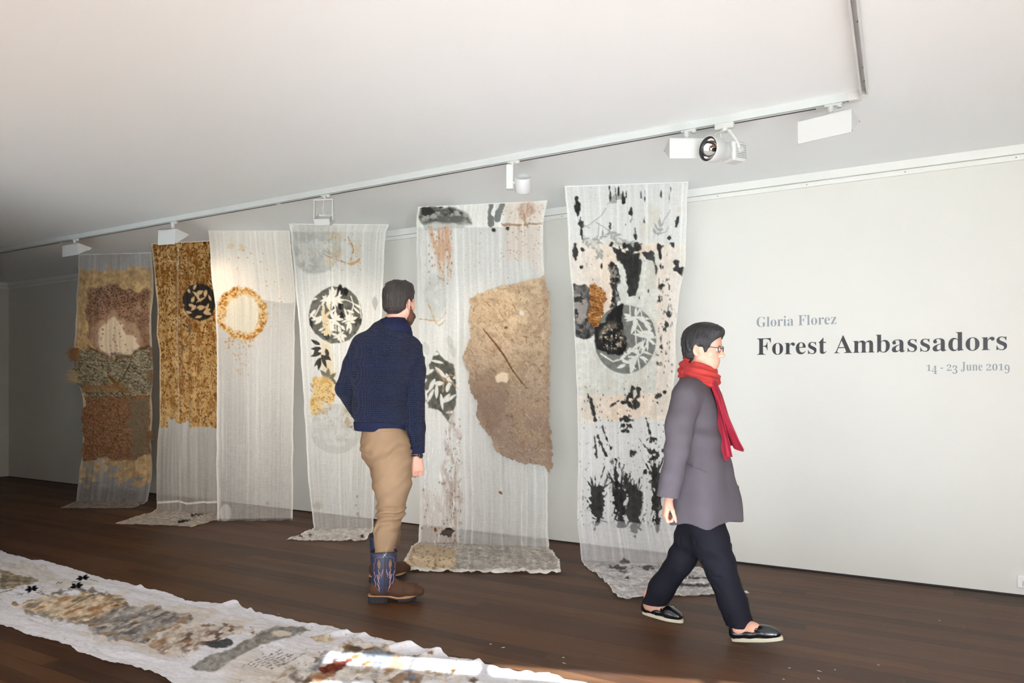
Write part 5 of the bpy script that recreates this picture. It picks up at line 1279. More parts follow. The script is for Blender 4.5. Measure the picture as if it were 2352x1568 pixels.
def head_prims(f, C, R, s=1.0, female=False):
    """C centre of the skull, R rows right/forward/up"""
    r, fw, u = R
    L = lambda x, y, z: C + s * (r * x + fw * y + u * z)
    f.ell(L(0, -.012, .022), R, np.array((.076, .097, .096)) * s, .02)          # cranium
    f.ell(L(0, .020, .040), R, np.array((.066, .076, .070)) * s, .02)           # forehead
    f.ell(L(0, .040, -.040), R, np.array((.058, .055, .075)) * s, .025)         # mid face
    f.ell(L(0, .055, -.090), R, np.array((.043 if not female else .038, .040, .034)) * s, .025)   # jaw and chin
    f.cap(L(-.052, .0, -.060), L(-.026, .060, -.100), .020 * s, .018 * s, .025); f.cap(L(.052, .0, -.060), L(.026, .060, -.100), .020 * s, .018 * s, .025)
    f.cap(L(-.036, .080, .010), L(.036, .080, .010), .015 * s, .015 * s, .02)   # brow
    f.cap(L(-.046, .060, -.030), L(-.030, .072, -.036), .020 * s, .016 * s, .02); f.cap(L(.046, .060, -.030), L(.030, .072, -.036), .020 * s, .016 * s, .02)
    f.sub(L(-.031, .100, -.006), R, np.array((.017, .014, .011)) * s, .012); f.sub(L(.031, .100, -.006), R, np.array((.017, .014, .011)) * s, .012)
    f.cap(L(0, .090, .004), L(0, .112, -.038), .008 * s, .0125 * s, .012)       # nose
    for x in (-1, 1): f.ell(L(x * .010, .102, -.042), R, np.array((.009, .010, .008)) * s, .008)
    f.cap(L(-.019, .088, -.066), L(.019, .088, -.066), .0085 * s, .0085 * s, .008); f.cap(L(-.016, .086, -.078), L(.016, .086, -.078), .009 * s, .009 * s, .008)
    for x in (-1, 1):
        ro = nrm(r * x * .55 - fw * .6); Re = np.array([ro, nrm(np.cross(u, ro)), u])
        f.ell(L(x * .080, -.012, -.020), Re, np.array((.020, .008, .033)) * s, .006)
        f.sub(L(x * .086, -.002, -.014), Re, np.array((.010, .006, .018)) * s, .004)
        f.ell(L(x * .076, -.004, -.046), R, np.array((.007, .009, .010)) * s, .006)
    return L
def hand_prims(f, W, d, pn, th, s=1.0, curl=.5, spread=.10, thumb=.5):
    """W wrist, d towards the fingers, pn out of the palm (fingers curl that way), th towards the thumb side"""
    d, pn = nrm(d), nrm(pn - nrm(d) * (np.array(pn) @ nrm(d))); th = nrm(np.array(th) - d * (np.array(th) @ d) - pn * (np.array(th) @ pn))
    tips = []
    f.cap(W - d * .03 * s, W + d * .01 * s, .026 * s, .025 * s, .012, pn, .72)
    for o in (-.028, -.010, .010, .028):
        f.cap(W + d * .012 * s + th * o * .6 * s, W + d * .085 * s + th * o * s, .0165 * s, .0125 * s, .012)
    for o, ln in ((.030, .074), (.010, .082), (-.010, .077), (-.029, .060)):
        p = W + d * .086 * s + th * o * s; a = curl * .35; dirv = nrm(d * math.cos(a) + pn * math.sin(a) + th * o * spread * 12)
        r = .0090 * s
        for seg, fr in enumerate((.44, .32, .24)):
            q = p + dirv * ln * fr * s; f.cap(p, q, r, r * .93, .005); p = q; r *= .93
            a += curl * (1.0, .75, 0)[seg]; dirv = nrm(d * math.cos(a) + pn * math.sin(a) + th * o * spread * 8)
        tips.append((p, dirv))
    b = W + d * .022 * s + th * .028 * s + pn * .006 * s
    k1 = b + nrm(d * .62 + th * .62 + pn * .35 * thumb) * .042 * s; k2 = k1 + nrm(d * .85 + th * .25 + pn * .45 * thumb) * .032 * s; k3 = k2 + nrm(d * .9 + pn * .5 * thumb) * .026 * s
    f.cap(b, k1, .0155 * s, .0115 * s, .012); f.cap(k1, k2, .0110 * s, .0098 * s, .006); f.cap(k2, k3, .0098 * s, .0080 * s, .005)
    return tips

# shared cloth materials
def knit_material(name, rgb, rgb2, cell):
    m = bpy.data.materials.new(name); m.use_nodes = True; nt = m.node_tree; b = nt.nodes['Principled BSDF']; L = nt.links.new
    tc = N(nt, 'ShaderNodeTexCoord'); sep = N(nt, 'ShaderNodeSeparateXYZ')
    rot = N(nt, 'ShaderNodeMapping'); rot.inputs['Rotation'].default_value = (0, 0, -YAW)
    L(tc.outputs['Object'], rot.inputs[0]); L(rot.outputs[0], sep.inputs[0])
    def wave(out, c, ph=0):
        a = N(nt, 'ShaderNodeMath', operation='MULTIPLY'); a.inputs[1].default_value = 2 * math.pi / c; L(out, a.inputs[0])
        n_ = N(nt, 'ShaderNodeMath', operation='SINE'); L(a.outputs[0], n_.inputs[0]); return n_.outputs[0]
    diag = N(nt, 'ShaderNodeMath', operation='ADD'); L(sep.outputs['X'], diag.inputs[0]); L(sep.outputs['Y'], diag.inputs[1])
    w1 = wave(sep.outputs['Z'], cell); w2 = wave(diag.outputs[0], cell * .95)
    mx_ = N(nt, 'ShaderNodeMath', operation='MAXIMUM'); L(w1, mx_.inputs[0]); L(w2, mx_.inputs[1])
    mr = N(nt, 'ShaderNodeMapRange'); mr.inputs['From Min'].default_value = -1; L(mx_.outputs[0], mr.inputs['Value'])
    cm = N(nt, 'ShaderNodeMix', data_type='RGBA'); cm.inputs['A'].default_value = (*lin(*rgb2), 1); cm.inputs['B'].default_value = (*lin(*rgb), 1)
    L(mr.outputs[0], cm.inputs['Factor']); L(cm.outputs['Result'], b.inputs['Base Color'])
    bp = N(nt, 'ShaderNodeBump'); bp.inputs['Strength'].default_value = .9; bp.inputs['Distance'].default_value = .004; L(mx_.outputs[0], bp.inputs['Height']); L(bp.outputs[0], b.inputs['Normal'])
    b.inputs['Roughness'].default_value = .9; b.inputs['Sheen Weight'].default_value = .05; b.inputs['Specular IOR Level'].default_value = .2
    return m
M_skin = mat('skin_light', (214, 160, 138), .5, var=.10, scale=14)
M_hairm = mat('dark_brown_hair', (44, 36, 32), .6, var=.5, scale=60, bump=.5, bscale=300, stretch=(1, 1, .25))
M_beard = mat('brown_beard', (92, 60, 44), .8, var=.5, scale=120, bump=.6, bscale=400)
M_knit = knit_material('navy_waffle_knit', (30, 36, 62), (11, 13, 26), .0125)
M_rib = mat('navy_rib_knit', (27, 31, 56), .9, var=.15, scale=60, bump=.3, bscale=300, spec=.2)
M_chino = mat('khaki_twill', (140, 112, 86), .75, var=.06, scale=9, bump=.05, bscale=500, spec=.25)
M_bootbrown = mat('brown_nubuck', (80, 54, 39), .75, var=.22, scale=18, bump=.1, bscale=200, spec=.25)
M_bootblue = mat('navy_leather', (40, 49, 76), .5, var=.2, scale=22, bump=.06, bscale=150)
M_sole = mat('black_rubber', (30, 29, 36), .7)
M_welt = mat('tan_welt', (176, 130, 92), .6, var=.2, scale=200)
M_stitch = mat('pink_stitching', (206, 160, 160), .6)
M_stitch2 = mat('rust_stitching', (170, 104, 80), .6)
M_inlay = mat('brown_inlay', (112, 86, 58), .6, var=.2, scale=40)
M_steel = mat('watch_steel', (190, 190, 192), .25, metal=1.0)
M_dial = mat('watch_dial', (30, 32, 36), .3)
M_gold = mat('ring_gold', (214, 180, 110), .25, metal=1.0)
M_button = mat('horn_button', (98, 76, 56), .4)
# ================================================================ man looking at the hangings
def J(x, y, d): return at(x, y, d)
mb0 = onz(895, 1375, 0.0)
man = empty('person', (mb0[0], mb0[1], 0)); tag(man, 'person in navy knit jumper, khaki trousers and cowboy boots, back turned, studying the hangings', 'person')
D = 4.12
FR = frame(FWD * .88 + RGT * .48)                       # head turned to his right
HC = J(917, 692, D)
neck0, neck1 = J(905, 748, D + .01), J(914, 712, D)
hipsF = nrm(FWD * .55 + RGT * .84)
Rsh, Lsh = J(941, 800, D + .04), J(838, 795, D - .02)
Rel, Rwr = J(951, 918, D + .05), J(957, 1036, D + .06)
Lel, Lwr = J(795, 892, D + .05), J(838, 970, D + .30)
pel = J(886, 1020, D + .02)
Rhip, Lhip = J(893, 1035, D - .02), J(884, 1035, D + .13)
Rkn, Ran = J(898, 1172, D - .02), J(881, 1322, D - .05)
Lkn, Lan = J(900, 1170, D + .26), J(893, 1290, D + .40)
spine = [J(884, 1000, D + .02), J(878, 930, D + .02), J(880, 860, D), J(889, 800, D), J(898, 770, D)]
sideT = nrm(RGT * .98 + FWD * .15)
body = Sdf()
Lh = head_prims(body, HC, FR, .99)
body.cap(neck0 + UPV * -.02, neck1 + UPV * .01, .060, .058, .02)
body.chain(spine, [.090, .090, .100, .105, .07], .05, sideT, 1.2)
body.cap(Lsh, Rsh, .050, .050, .05)
for a, b, c_ in ((Rsh, Rel, Rwr), (Lsh, Lel, Lwr)): body.chain([a, b, c_], [.046, .036, .027], .02)
body.cap(pel, pel + UPV * .05, .085, .085, .05, nrm(np.cross(hipsF, UPV)), 1.2)
for a, b, c_ in ((Rhip, Rkn, Ran), (Lhip, Lkn, Lan)): body.chain([a, b, c_], [.065, .045, .030], .03)
hd = nrm(J(961, 1100, D + .06) - Rwr)
tips = hand_prims(body, Rwr + hd * .028, hd, nrm(-RGT * .35 + FWD * .95), nrm(-RGT * .95 - FWD * .25), .98, .95, .05, .9)
hd2 = nrm(RGT * .55 + FWD * .7 - UPV * .3)
hand_prims(body, Lwr + hd2 * .03, hd2, nrm(RGT * .3 - FWD * .2 - UPV), nrm(FWD), .95, .6)
skin('body', body, M_skin, man, .0045)
# hair: cap of short hair with a thin crown, and a full beard
hair = Sdf(); r_, f_, u_ = FR
hair.ell(Lh(0, -.016, .028), FR, (.084, .103, .098), .01); hair.ell(Lh(0, -.045, -.025), FR, (.070, .062, .065), .02); hair.ell(Lh(0, .035, .060), FR, (.070, .072, .062), .02)
hair.cap(Lh(.0, .06, .110), Lh(.02, .085, .095), .022, .016, .03)
hair.sub(Lh(0, .115, -.005), FR, (.085, .075, .078), .01); hair.sub(Lh(.088, .012, -.035), FR, (.030, .040, .046), .01); hair.sub(Lh(-.088, .012, -.035), FR, (.030, .040, .046), .01)
hair.ell(Lh(0, -.062, -.055), FR, (.052, .040, .040), .02)
hair.cut(Lh(0, 0, -.090), -u_ + f_ * -.15 + r_ * .0)
hair.disp = lambda P: .30 * np.clip(-.045 - ((P - HC) @ u_) + .008 * fbm(((P - HC) @ r_) * 90, P[:, 2] * 30, 6, 2), 0, .05) + .0032 * fbm(((P - HC) @ r_) * 160 + ((P - HC) @ f_) * 120, P[:, 2] * 26, 3, 3)
skin('hair', hair, M_hairm, man, .004, 0)
crown = Sdf(); crown.ell(Lh(-.010, -.072, .0985), frame(nrm(f_ * -.6 + u_ * .8), nrm(u_ * .6 + f_ * .8)), (.036, .0095, .030), .01)
MBc = skin('thin_crown', crown, mat('thinning_hair', (104, 76, 62), .7, var=.45, scale=90), man, .003, 1)
beard = Sdf()
beard.ell(Lh(0, .058, -.098), FR, (.052, .050, .048), .02)
for x in (-1, 1): beard.cap(Lh(x * .066, .012, -.040), Lh(x * .050, .040, -.095), .013, .026, .02); beard.cap(Lh(x * .046, .070, -.085), Lh(x * .02, .094, -.062), .018, .012, .015)
beard.cap(Lh(0, .066, -.112), Lh(0, .070, -.132), .036, .022, .02)
beard.disp = lambda P: .003 * n3(P, 150, 4, 2)
skin('beard', beard, M_beard, man, .004, 0)
M_eye = mat('eye_white', (235, 232, 226), .2); M_iris = mat('dark_iris', (40, 30, 26), .15)
def eyes(L, R, root):
    for x in (-1, 1):
        e = Sdf(); e.ell(L(x * .031, .0835, -.005), R, (.0125, .0125, .0125), .001); X, F = surface(e, .002); o = obj('eye', X, F, M_eye, root, True)
        i = Sdf(); i.ell(L(x * .031, .0945, -.005), R, (.0055, .0020, .0055), .001); X, F = surface(i, .001); obj('iris', X, F, M_iris, o, True)
        b = Sdf(); b.cap(L(x * .014, .094, .014), L(x * .044, .084, .016), .0045, .003, .004); X, F = surface(b, .002); obj('eyebrow', X, F, M_hairm, root, True)
eyes(Lh, FR, man)
# jumper
sw = Sdf()
sw.chain([J(874, 978, D + .03), J(874, 930, D + .02), J(874, 860, D + .005), J(886, 805, D), J(895, 775, D + .01)], [.122, .124, .132, .132, .098], .05, sideT, 1.2)
sw.cap(J(852, 803, D - .02), J(926, 806, D + .03), .090, .088, .06)
sw.cap(J(893, 765, D), neck0, .098, .072, .04)
sw.cut(J(870, 989, D), -UPV + RGT * -.02)
armR = Sdf().chain([Rsh, J(949, 850, D + .05), Rel, J(955, 980, D + .055), Rwr + hd * .03], [.076, .070, .062, .055, .046], .02); armR.cut(Rwr + hd * .012, hd)
armL = Sdf().chain([Lsh, J(815, 840, D), Lel, Lwr], [.080, .070, .062, .048], .02)
def swd(P):
    q = P - np.array(J(880, 900, D)); x = q @ RGT; z = P[:, 2]
    w = np.exp(-((z - 1.05) / .14) ** 2)
    return .004 * n3(P, 5, 2, 3) + .005 * w * np.sin(z * 46 + 8 * x + 3 * fbm(x * 6, z * 4, 9, 2)) * np.exp(-((x - .12) / .1) ** 2) + .006 * np.sin((x * 20 + z * 9)) * np.exp(-((x - .05) / .08) ** 2) * np.exp(-((z - 1.25) / .25) ** 2)
skin('jumper', Union([sw, armR, armL], .014, swd), M_knit, man, .006)
rb = Sdf(); rb.chain([J(874, 975, D + .03), J(873, 960, D + .025)], [.130, .131], .02, sideT, 1.2); rb.cut(J(870, 990, D), -UPV + RGT * -.02); rb.cut(J(874, 967, D), UPV)
skin('hem_rib', rb, M_rib, man, .006)
rb = Sdf(); rb.chain([Rwr - hd * .05, Rwr + hd * .02], [.052, .047], .02); rb.cut(Rwr + hd * .014, hd); rb.cut(Rwr - hd * .045, -hd); skin('cuff', rb, M_rib, man, .005)
# shawl collar
def ring_tube(c, R, rx, ry, r, n, z, a0=0, a1=2 * math.pi):
    return [c + R[0] * rx * math.cos(a) + R[1] * ry * math.sin(a) + UPV * z(a) for a in np.linspace(a0, a1, n)]
CR = frame(nrm(FWD * .9 + RGT * .42))
col = Sdf(); cc = J(904, 741, D + .01)
pts = [cc + CR[0] * .070 * math.cos(a) + CR[1] * .066 * math.sin(a) + UPV * (-.002 - .055 * max(0, math.sin(a)) + .004 * math.cos(a)) for a in np.linspace(-math.pi * 1.28, math.pi * .28, 17)]
for i in range(16): col.cap(pts[i], pts[i + 1], .017, .017, .012, UPV, 1.35)
pts = [cc + CR[0] * .092 * math.cos(a) + CR[1] * .088 * math.sin(a) + UPV * (-.030 - .075 * max(0, math.sin(a))) for a in np.linspace(-math.pi * 1.25, math.pi * .25, 17)]
for i in range(16): col.cap(pts[i], pts[i + 1], .018, .018, .012, UPV, 1.5)
skin('collar', col, M_rib, man, .0045)
# trousers
sideH = nrm(np.cross(hipsF, UPV))
tr = Sdf()
tr.chain([J(878, 985, D + .03), J(880, 1010, D + .03)], [.118, .128], .05, sideH, 1.12)
tr.ell(J(876, 1040, D + .03), frame(hipsF), (.150, .104, .105), .06)
tr.ell(J(905, 1030, D + .04), frame(hipsF), (.135, .085, .110), .06)
tr.chain([J(900, 1060, D - .03), J(901, 1110, D - .03), Rkn, J(886, 1225, D - .04), J(880, 1290, D - .055)], [.118, .104, .076, .066, .052], .03)
tr.chain([J(888, 1060, D + .12), J(893, 1110, D + .16), Lkn, J(896, 1235, D + .34), J(895, 1262, D + .38)], [.110, .094, .070, .060, .056], .03)
tr.cut(np.array([0, 0, .235]), -UPV)
tr.cut(J(880, 981, D), UPV)
def trd(P):
    x = (P - J(885, 1100, D)) @ RGT; z = P[:, 2]
    fold = np.sin(z * 95 - 55 * x + 4 * fbm(x * 9, z * 7, 5, 2))
    g = np.exp(-((z - .50) / .085) ** 2) + .8 * np.exp(-((z - .28) / .05) ** 2) + .55 * np.exp(-((z - .86) / .06) ** 2) + .35 * np.exp(-((z - .68) / .09) ** 2)
    return .0080 * g * fold * np.clip((z - .25) / .06, 0, 1) + .003 * n3(P, 8, 6, 3)
tr.disp = trd
skin('trousers', tr, M_chino, man, .005)
# back pocket, button, side seam
pk = [J(846, 993, D - .095), J(875, 990, D - .12), J(901, 991, D - .115)]
def press(f, P, away=.0):
    """slide a point along the line of sight until it lies on the surface"""
    d = nrm(np.array(P) - CAMP); t = np.linspace(-.30, .25, 400); Q = np.array(P) + d * t[:, None]; v = f(Q); i = np.argmax(v < 0)
    return Q[i] - d * away
MB().tube([press(tr, p_, .001) for p_ in (J(848, 994, D), J(862, 992, D), J(876, 991, D), J(890, 991, D), J(902, 991, D))], .0028, 6).build('pocket_welt', M_chino, man)
MB().tube([press(tr, p_, .0) for p_ in (J(848, 998, D), J(876, 995, D), J(902, 995, D))], .0016, 6).build('pocket_seam', M_button, man)
b_ = press(tr, J(869, 998, D), .001); MB().tube([b_, b_ - nrm(b_ - CAMP) * .004], .0085, 16).build('pocket_button', M_button, man)
MB().tube([press(tr, J(x_, y_, D), .0) for x_, y_ in ((936, 1015), (933, 1050), (925, 1085), (918, 1120), (912, 1160), (905, 1200), (898, 1235), (893, 1268))], .0018, 6).build('side_seam', M_chino, man)
# watch and ring
wc = Rwr + hd * .024; wa = nrm(np.cross(hd, FWD)); wb = np.cross(hd, wa)
pts = [wc + .033 * wa * math.cos(a) + .027 * wb * math.sin(a) for a in np.linspace(0, 2 * math.pi, 25)]
wt = MB().tube(pts, .0048, 8, False).build('watch_strap', M_steel, man)
wd = -wb if (-wb) @ FWD < 0 else wb
wdir = nrm(RGT * .7 - FWD * .7); wp = wc + wdir * .031
MB().tube([wp, wp + wdir * .009], .017, 20).build('watch_case', M_steel, wt); MB().tube([wp + wdir * .0085, wp + wdir * .0098], .0135, 20).build('watch_dial', M_dial, wt)

# boots, built along a forward direction with the sole on the floor
def boot(heel, toe, lift, root, name='cowboy_boot', shaft_top=None, full=True):
    f_ = nrm(np.array([toe[0] - heel[0], toe[1] - heel[1], 0])); s_ = np.cross(f_, UPV); L = np.linalg.norm((toe - heel)[:2]); B = np.array([heel[0], heel[1], lift])
    T_ = lambda u, v, z: B + f_ * u * L + s_ * v + UPV * (z + (.014 * float(np.clip((.50 - u) / .18, 0, 1)) if z > .004 else 0))
    rt = empty(name, B - wloc(root)); rt.parent = root
    up = Sdf()
    up.chain([T_(.15, 0, .075), T_(.30, 0, .085), T_(.50, 0, .075)], [.040, .042, .036], .03)
    up.chain([T_(.14, 0, .055), T_(.55, 0, .058), T_(.80, 0, .050), T_(.93, 0, .044)], [.037, .042, .040, .026], .03, s_, 1.08)
    up.cap(T_(.93, -.016, .042), T_(.93, .016, .042), .021, .021, .02)
    up.cap(T_(.33, 0, .09), T_(.38, 0, .105), .040, .034, .03)
    up.cut(T_(.7, 0, .024), -UPV); up.disp = lambda P: .0012 * n3(P, 22, 8, 2) + .0016 * np.sin(((P - B) @ f_) * 260) * np.exp(-((((P - B) @ f_) / L - .58) / .07) ** 2) * (P[:, 2] > .07)
    skin('vamp', up, M_bootbrown, rt, .004)
    out = []
    for a in np.linspace(0, 2 * math.pi, 44, endpoint=False):
        u = .5 + .515 * math.copysign(abs(math.cos(a)) ** .62, math.cos(a)); w = .037 + .012 * math.exp(-((u - .72) / .2) ** 2) - .006 * math.exp(-((u - .40) / .1) ** 2)
        out.append((u, w * math.copysign(abs(math.sin(a)) ** .75, math.sin(a))))
    spring = lambda u: .024 * max(0, (u - .62) / .38) ** 1.8
    rise = lambda u: .0 if u > .34 else .0
    base = lambda u: .012 + .020 * np.clip((.42 - u) / .12, 0, 1) * 0 + spring(u)
    zt = lambda u: .026 + .004 * np.clip((.36 - u) / .2, 0, 1) + spring(u)
    MB().ring_loft([[T_(u, v * 1.03, zt(u) - .013) for u, v in out], [T_(u, v * 1.05, zt(u) - .006) for u, v in out]]).build('outsole', M_sole, rt)
    MB().ring_loft([[T_(u, v * 1.08, zt(u) - .006) for u, v in out], [T_(u, v * 1.08, zt(u) + .001) for u, v in out]]).build('welt', M_welt, rt)
    hl = [(min(u, .33), v) for u, v in out]
    MB().ring_loft([[T_(u, v * 1.03, .0) for u, v in hl], [T_(u + .004, v * 1.02, .019) for u, v in hl]]).build('heel', M_sole, rt)
    # sole touches the floor under the ball of the foot
    bl = [(min(max(u, .52), .86), v) for u, v in out]
    MB().ring_loft([[T_(u, v * .98, .0005 + spring(u)) for u, v in bl], [T_(u, v * 1.0, zt(u) - .012) for u, v in bl]]).build('forefoot_sole', M_sole, rt)
    # shaft with dipped top edge
    n = 40; rings = []; tb = lambda a: .0
    prof = [(.070, .27, .068, .050), (.11, .27, .068, .056), (.16, .275, .069, .060), (.20, .275, .071, .064), (.24, .275, .074, .068), (.275, .275, .077, .070), (.300, .275, .078, .071)]
    def spt(a, zf, off=0.0):
        """point on the shaft: a angle, zf 0..1"""
        zz = .072 + zf * .228; z0 = [q[0] for q in prof]
        ux = np.interp(zz, z0, [q[1] for q in prof]); ra = np.interp(zz, z0, [q[2] for q in prof]) + off; rb = np.interp(zz, z0, [q[3] for q in prof]) + off
        dip = -.012 * zf ** 3 * (abs(math.cos(a)) ** 2) + .014 * (1 - zf) * math.cos(2 * a)
        return T_(ux, 0, 0) + f_ * ra * math.cos(a) + s_ * rb * math.sin(a) + UPV * (zz + dip)
    for zf in np.linspace(0, 1, 12): rings.append([spt(a, zf) for a in np.linspace(0, 2 * math.pi, n, endpoint=False)])
    for zf in (1.0, .8): rings.append([spt(a, zf, -.004) for a in np.linspace(0, 2 * math.pi, n, endpoint=False)])
    sh = MB().ring_loft(rings, False).build('shaft', M_bootblue, rt, True)
    rim = MB().tube([spt(a, 1.0) for a in np.linspace(0, 2 * math.pi, 41)], .0026, 6, False).build('top_piping', M_bootbrown, rt)
    MB().tube([spt(a, 0.0, .0008) for a in np.linspace(0, 2 * math.pi, 41)], .0028, 6, False).build('collar_seam', M_bootbrown, rt)
    return T_, spt, rt, s_
heel, toe = onz(847, 1383, 0), onz(972, 1374, 0)
T_, spt, bt, s_ = boot(heel, toe, .0005, man)
bt['label'] = 'cowboy boot with stitched navy shaft and brown foot'
out_a = math.pi / 2 if (s_ @ FWD) < 0 else -math.pi / 2
sg = 1 if out_a > 0 else -1
for da in (0.0,):
    MB().tube([spt(out_a, z, .001) for z in np.linspace(-.02, 1, 12)], .0022, 6).build('side_seam', M_bootbrown, bt)
    MB().box((-.007, -.001, -.016), (.007, .002, .014), Matrix.Translation(spt(out_a, .96, .001)) @ Matrix.Rotation(math.atan2(s_[1], s_[0]) + math.pi / 2, 4, 'Z')).build('pull_strap', M_bootblue, bt)
xm = MB(); pc = spt(out_a, .94, .0045); fdir = nrm(toe - heel)
for sgx in (-1, 1): xm.tube([pc - fdir * .006 * sgx - UPV * .008, pc + fdir * .006 * sgx + UPV * .008], .0015, 6)
xm.build('strap_mark', mat('pale_blue_thread', (150, 196, 214), .5), bt)
for sgx in (-1, 1):
    A = lambda da, z: spt(out_a + sgx * sg * da, z, .0022)
    MB().tube([A(.14, .88), A(.40, .90), A(.62, .86), A(.74, .86), A(.76, .74), A(.92, .72), A(.90, .60), A(1.05, .52)], .0013, 6).build('stitching', M_stitch2, bt)
    pts = [(.12, .60), (.28, .44), (.50, .58), (.46, .40), (.66, .44), (.48, .28), (.60, .22), (.40, .14), (.52, .08), (.36, .04)]
    MB().tube([A(*q) for q in pts], .0013, 6).build('stitching', M_stitch, bt)
    MB().tube([A(q[0] * .75 + .05, q[1] - .05) for q in pts[:-2]], .0012, 6).build('stitching', M_stitch, bt)
    MB().tube([A(.95, .50), A(.80, .36), A(.92, .30), A(.72, .18), (A(.80, .12)), A(.58, .02)], .0013, 6).build('stitching', M_stitch, bt)
    dr = []
    for a in np.linspace(0, 2 * math.pi, 18, endpoint=False):
        dr.append((.44 + .15 * math.cos(a) * (1 - .35 * math.sin(a) * -1 if math.sin(a) < 0 else 1), .70 + .13 * math.sin(a)))
    cen = spt(out_a + sgx * sg * .44, .69, .0030)
    P = [spt(out_a + sgx * sg * p_, q_, .0016) for p_, q_ in dr] + [cen]
    obj('inlay', P, [(k, (k + 1) % 18, 18) for k in range(18)], M_inlay, bt)
    MB().tube([spt(out_a + sgx * sg * (.44 + (p_ - .44) * .5), .70 + (q_ - .70) * .5, .0035) for p_, q_ in dr] + [spt(out_a + sgx * sg * (.44 + (dr[0][0] - .44) * .5), .70 + (dr[0][1] - .70) * .5, .0035)], .0012, 6).build('stitching', M_welt, bt)
heel2, toe2 = onz(850, 1338, 0), onz(938, 1318, 0)
boot(heel2, toe2, .0005, man)
# ================================================================ woman walking past
WD = nrm(RGT * .86 - FWD * .50); WS = np.cross(WD, UPV)          # walking direction and her right-hand side (towards the camera)
D2 = 3.58
wb_ = onz(1620, 1455, 0)
wom = empty('person', (wb_[0], wb_[1], 0)); tag(wom, 'person in grey coat and red scarf striding to the right past the rightmost hanging', 'person')
M_coat = mat('grey_wool_coat', (84, 77, 82), .85, var=.06, scale=30, bump=.12, bscale=320, spec=.2)
M_pants = mat('black_trousers', (19, 18, 27), .8, var=.1, scale=12, spec=.2)
M_blackhair = mat('black_hair', (26, 23, 24), .5, var=.5, scale=70, bump=.5, bscale=300, stretch=(1, 1, .3))
M_scarf = mat('red_scarf', (172, 22, 42), .8, var=1, scale=9, bump=.15, bscale=260, rgb2=(122, 14, 48))
M_scarf2 = mat('orange_red_scarf', (196, 56, 40), .8, var=1, scale=22, bump=.15, bscale=260, rgb2=(124, 16, 36))
M_shirt = mat('white_shirt', (232, 230, 230), .8)
M_loafer = mat('black_polished_leather', (18, 18, 22), .25, var=.1, scale=20, coat=.3)
M_cream = mat('cream_sole', (208, 200, 176), .6)
M_frames = mat('dark_spectacle_frame', (40, 30, 34), .3)
M_lip = mat('lip_rose', (184, 104, 100), .45)
WR = frame(WD, tilt=.10); WC = J(1614, 797, D2)
w = Sdf(); LW = head_prims(w, WC, WR, .93, True)
wn0, wn1 = J(1598, 884, D2 + .01), J(1606, 838, D2)
w.cap(wn0, wn1, .050, .047, .02)
w.chain([J(1612, 1150, D2), J(1608, 1050, D2), J(1600, 950, D2), J(1597, 905, D2)], [.085, .078, .085, .065], .05, WS, 1.35)
WRs, WLs = J(1577, 912, D2 - .14), J(1608, 912, D2 + .17)
WRe, WRw = J(1556, 1030, D2 - .20), J(1539, 1136, D2 - .19)
WLe, WLw = J(1612, 1015, D2 + .24), J(1618, 1090, D2 + .24)
w.cap(WRs, WLs, .045, .045, .04)
w.chain([WRs, WRe, WRw], [.042, .034, .024], .02); w.chain([WLs, WLe, WLw], [.042, .034, .024], .02)
Rh2, Lh2 = J(1614, 1175, D2 - .07), J(1602, 1175, D2 + .08)
Rk2, Ra2 = J(1654, 1305, D2 - .12), J(1700, 1430, 3.45)
Lk2, La2 = J(1562, 1290, D2 + .12), J(1496, 1388, 3.82)
w.cap(Rh2, Lh2, .09, .09, .04)
w.chain([Rh2, Rk2, Ra2 + UPV * .06, Ra2], [.070, .050, .038, .035], .02); w.chain([Lh2, Lk2, La2 + UPV * .05, La2], [.070, .050, .038, .034], .02)
# feet
def foot_frame(heel, dirv, pitch):
    f_ = nrm(np.array([dirv[0], dirv[1], 0])); s_ = np.cross(f_, UPV)
    f2 = f_ * math.cos(pitch) + UPV * math.sin(pitch); u2 = UPV * math.cos(pitch) - f_ * math.sin(pitch)
    return lambda u, v, z: np.array(heel) + f2 * u + s_ * v + u2 * z
hR = onz(1682, 1471, 0.002); TR = foot_frame(hR, WD, .20)
hL = onz(1477, 1408, 0.002); TL = foot_frame(hL, onz(1572, 1431, 0) - onz(1477, 1408, 0), 0.0)
for T_, A in ((TR, Ra2), (TL, La2)):
    w.chain([A, T_(.045, 0, .060)], [.035, .032], .02); w.chain([T_(.035, 0, .045), T_(.11, 0, .052), T_(.18, 0, .030), T_(.215, 0, .024)], [.028, .028, .022, .016], .02)
    w.cap(A, T_(.11, 0, .055), .030, .026, .02)
hw = nrm(J(1528, 1180, D2 - .19) - WRw)
hand_prims(w, WRw + hw * .022, hw, nrm(WD * .9 - WS * .5), nrm(WD * .5 + WS * .6), .90, 1.45, .03, 1.0)
hand_prims(w, WLw - UPV * .02, nrm(WD * .1 - UPV), nrm(WS), nrm(WD), .90, .8)
skin('body', w, M_skin, wom, .0045)
eyes(LW, WR, wom)
lp = Sdf(); lp.cap(LW(-.016, .0925, -.067), LW(.016, .0925, -.067), .0052, .0052, .004); lp.cap(LW(-.013, .0905, -.077), LW(.013, .0905, -.077), .0058, .0058, .004); skin('lips', lp, M_lip, wom, .0025)
hr = Sdf(); r_, f_, u_ = WR
hr.ell(LW(0, -.014, .034), WR, (.083, .102, .092), .01); hr.ell(LW(0, -.050, -.030), WR, (.062, .056, .062), .02); hr.cap(LW(-.03, .070, .085), LW(.03, .070, .085), .030, .030, .03); hr.ell(LW(0, .02, .085), WR, (.065, .075, .046), .02)
hr.sub(LW(0, .118, -.010), WR, (.085, .072, .070), .01)
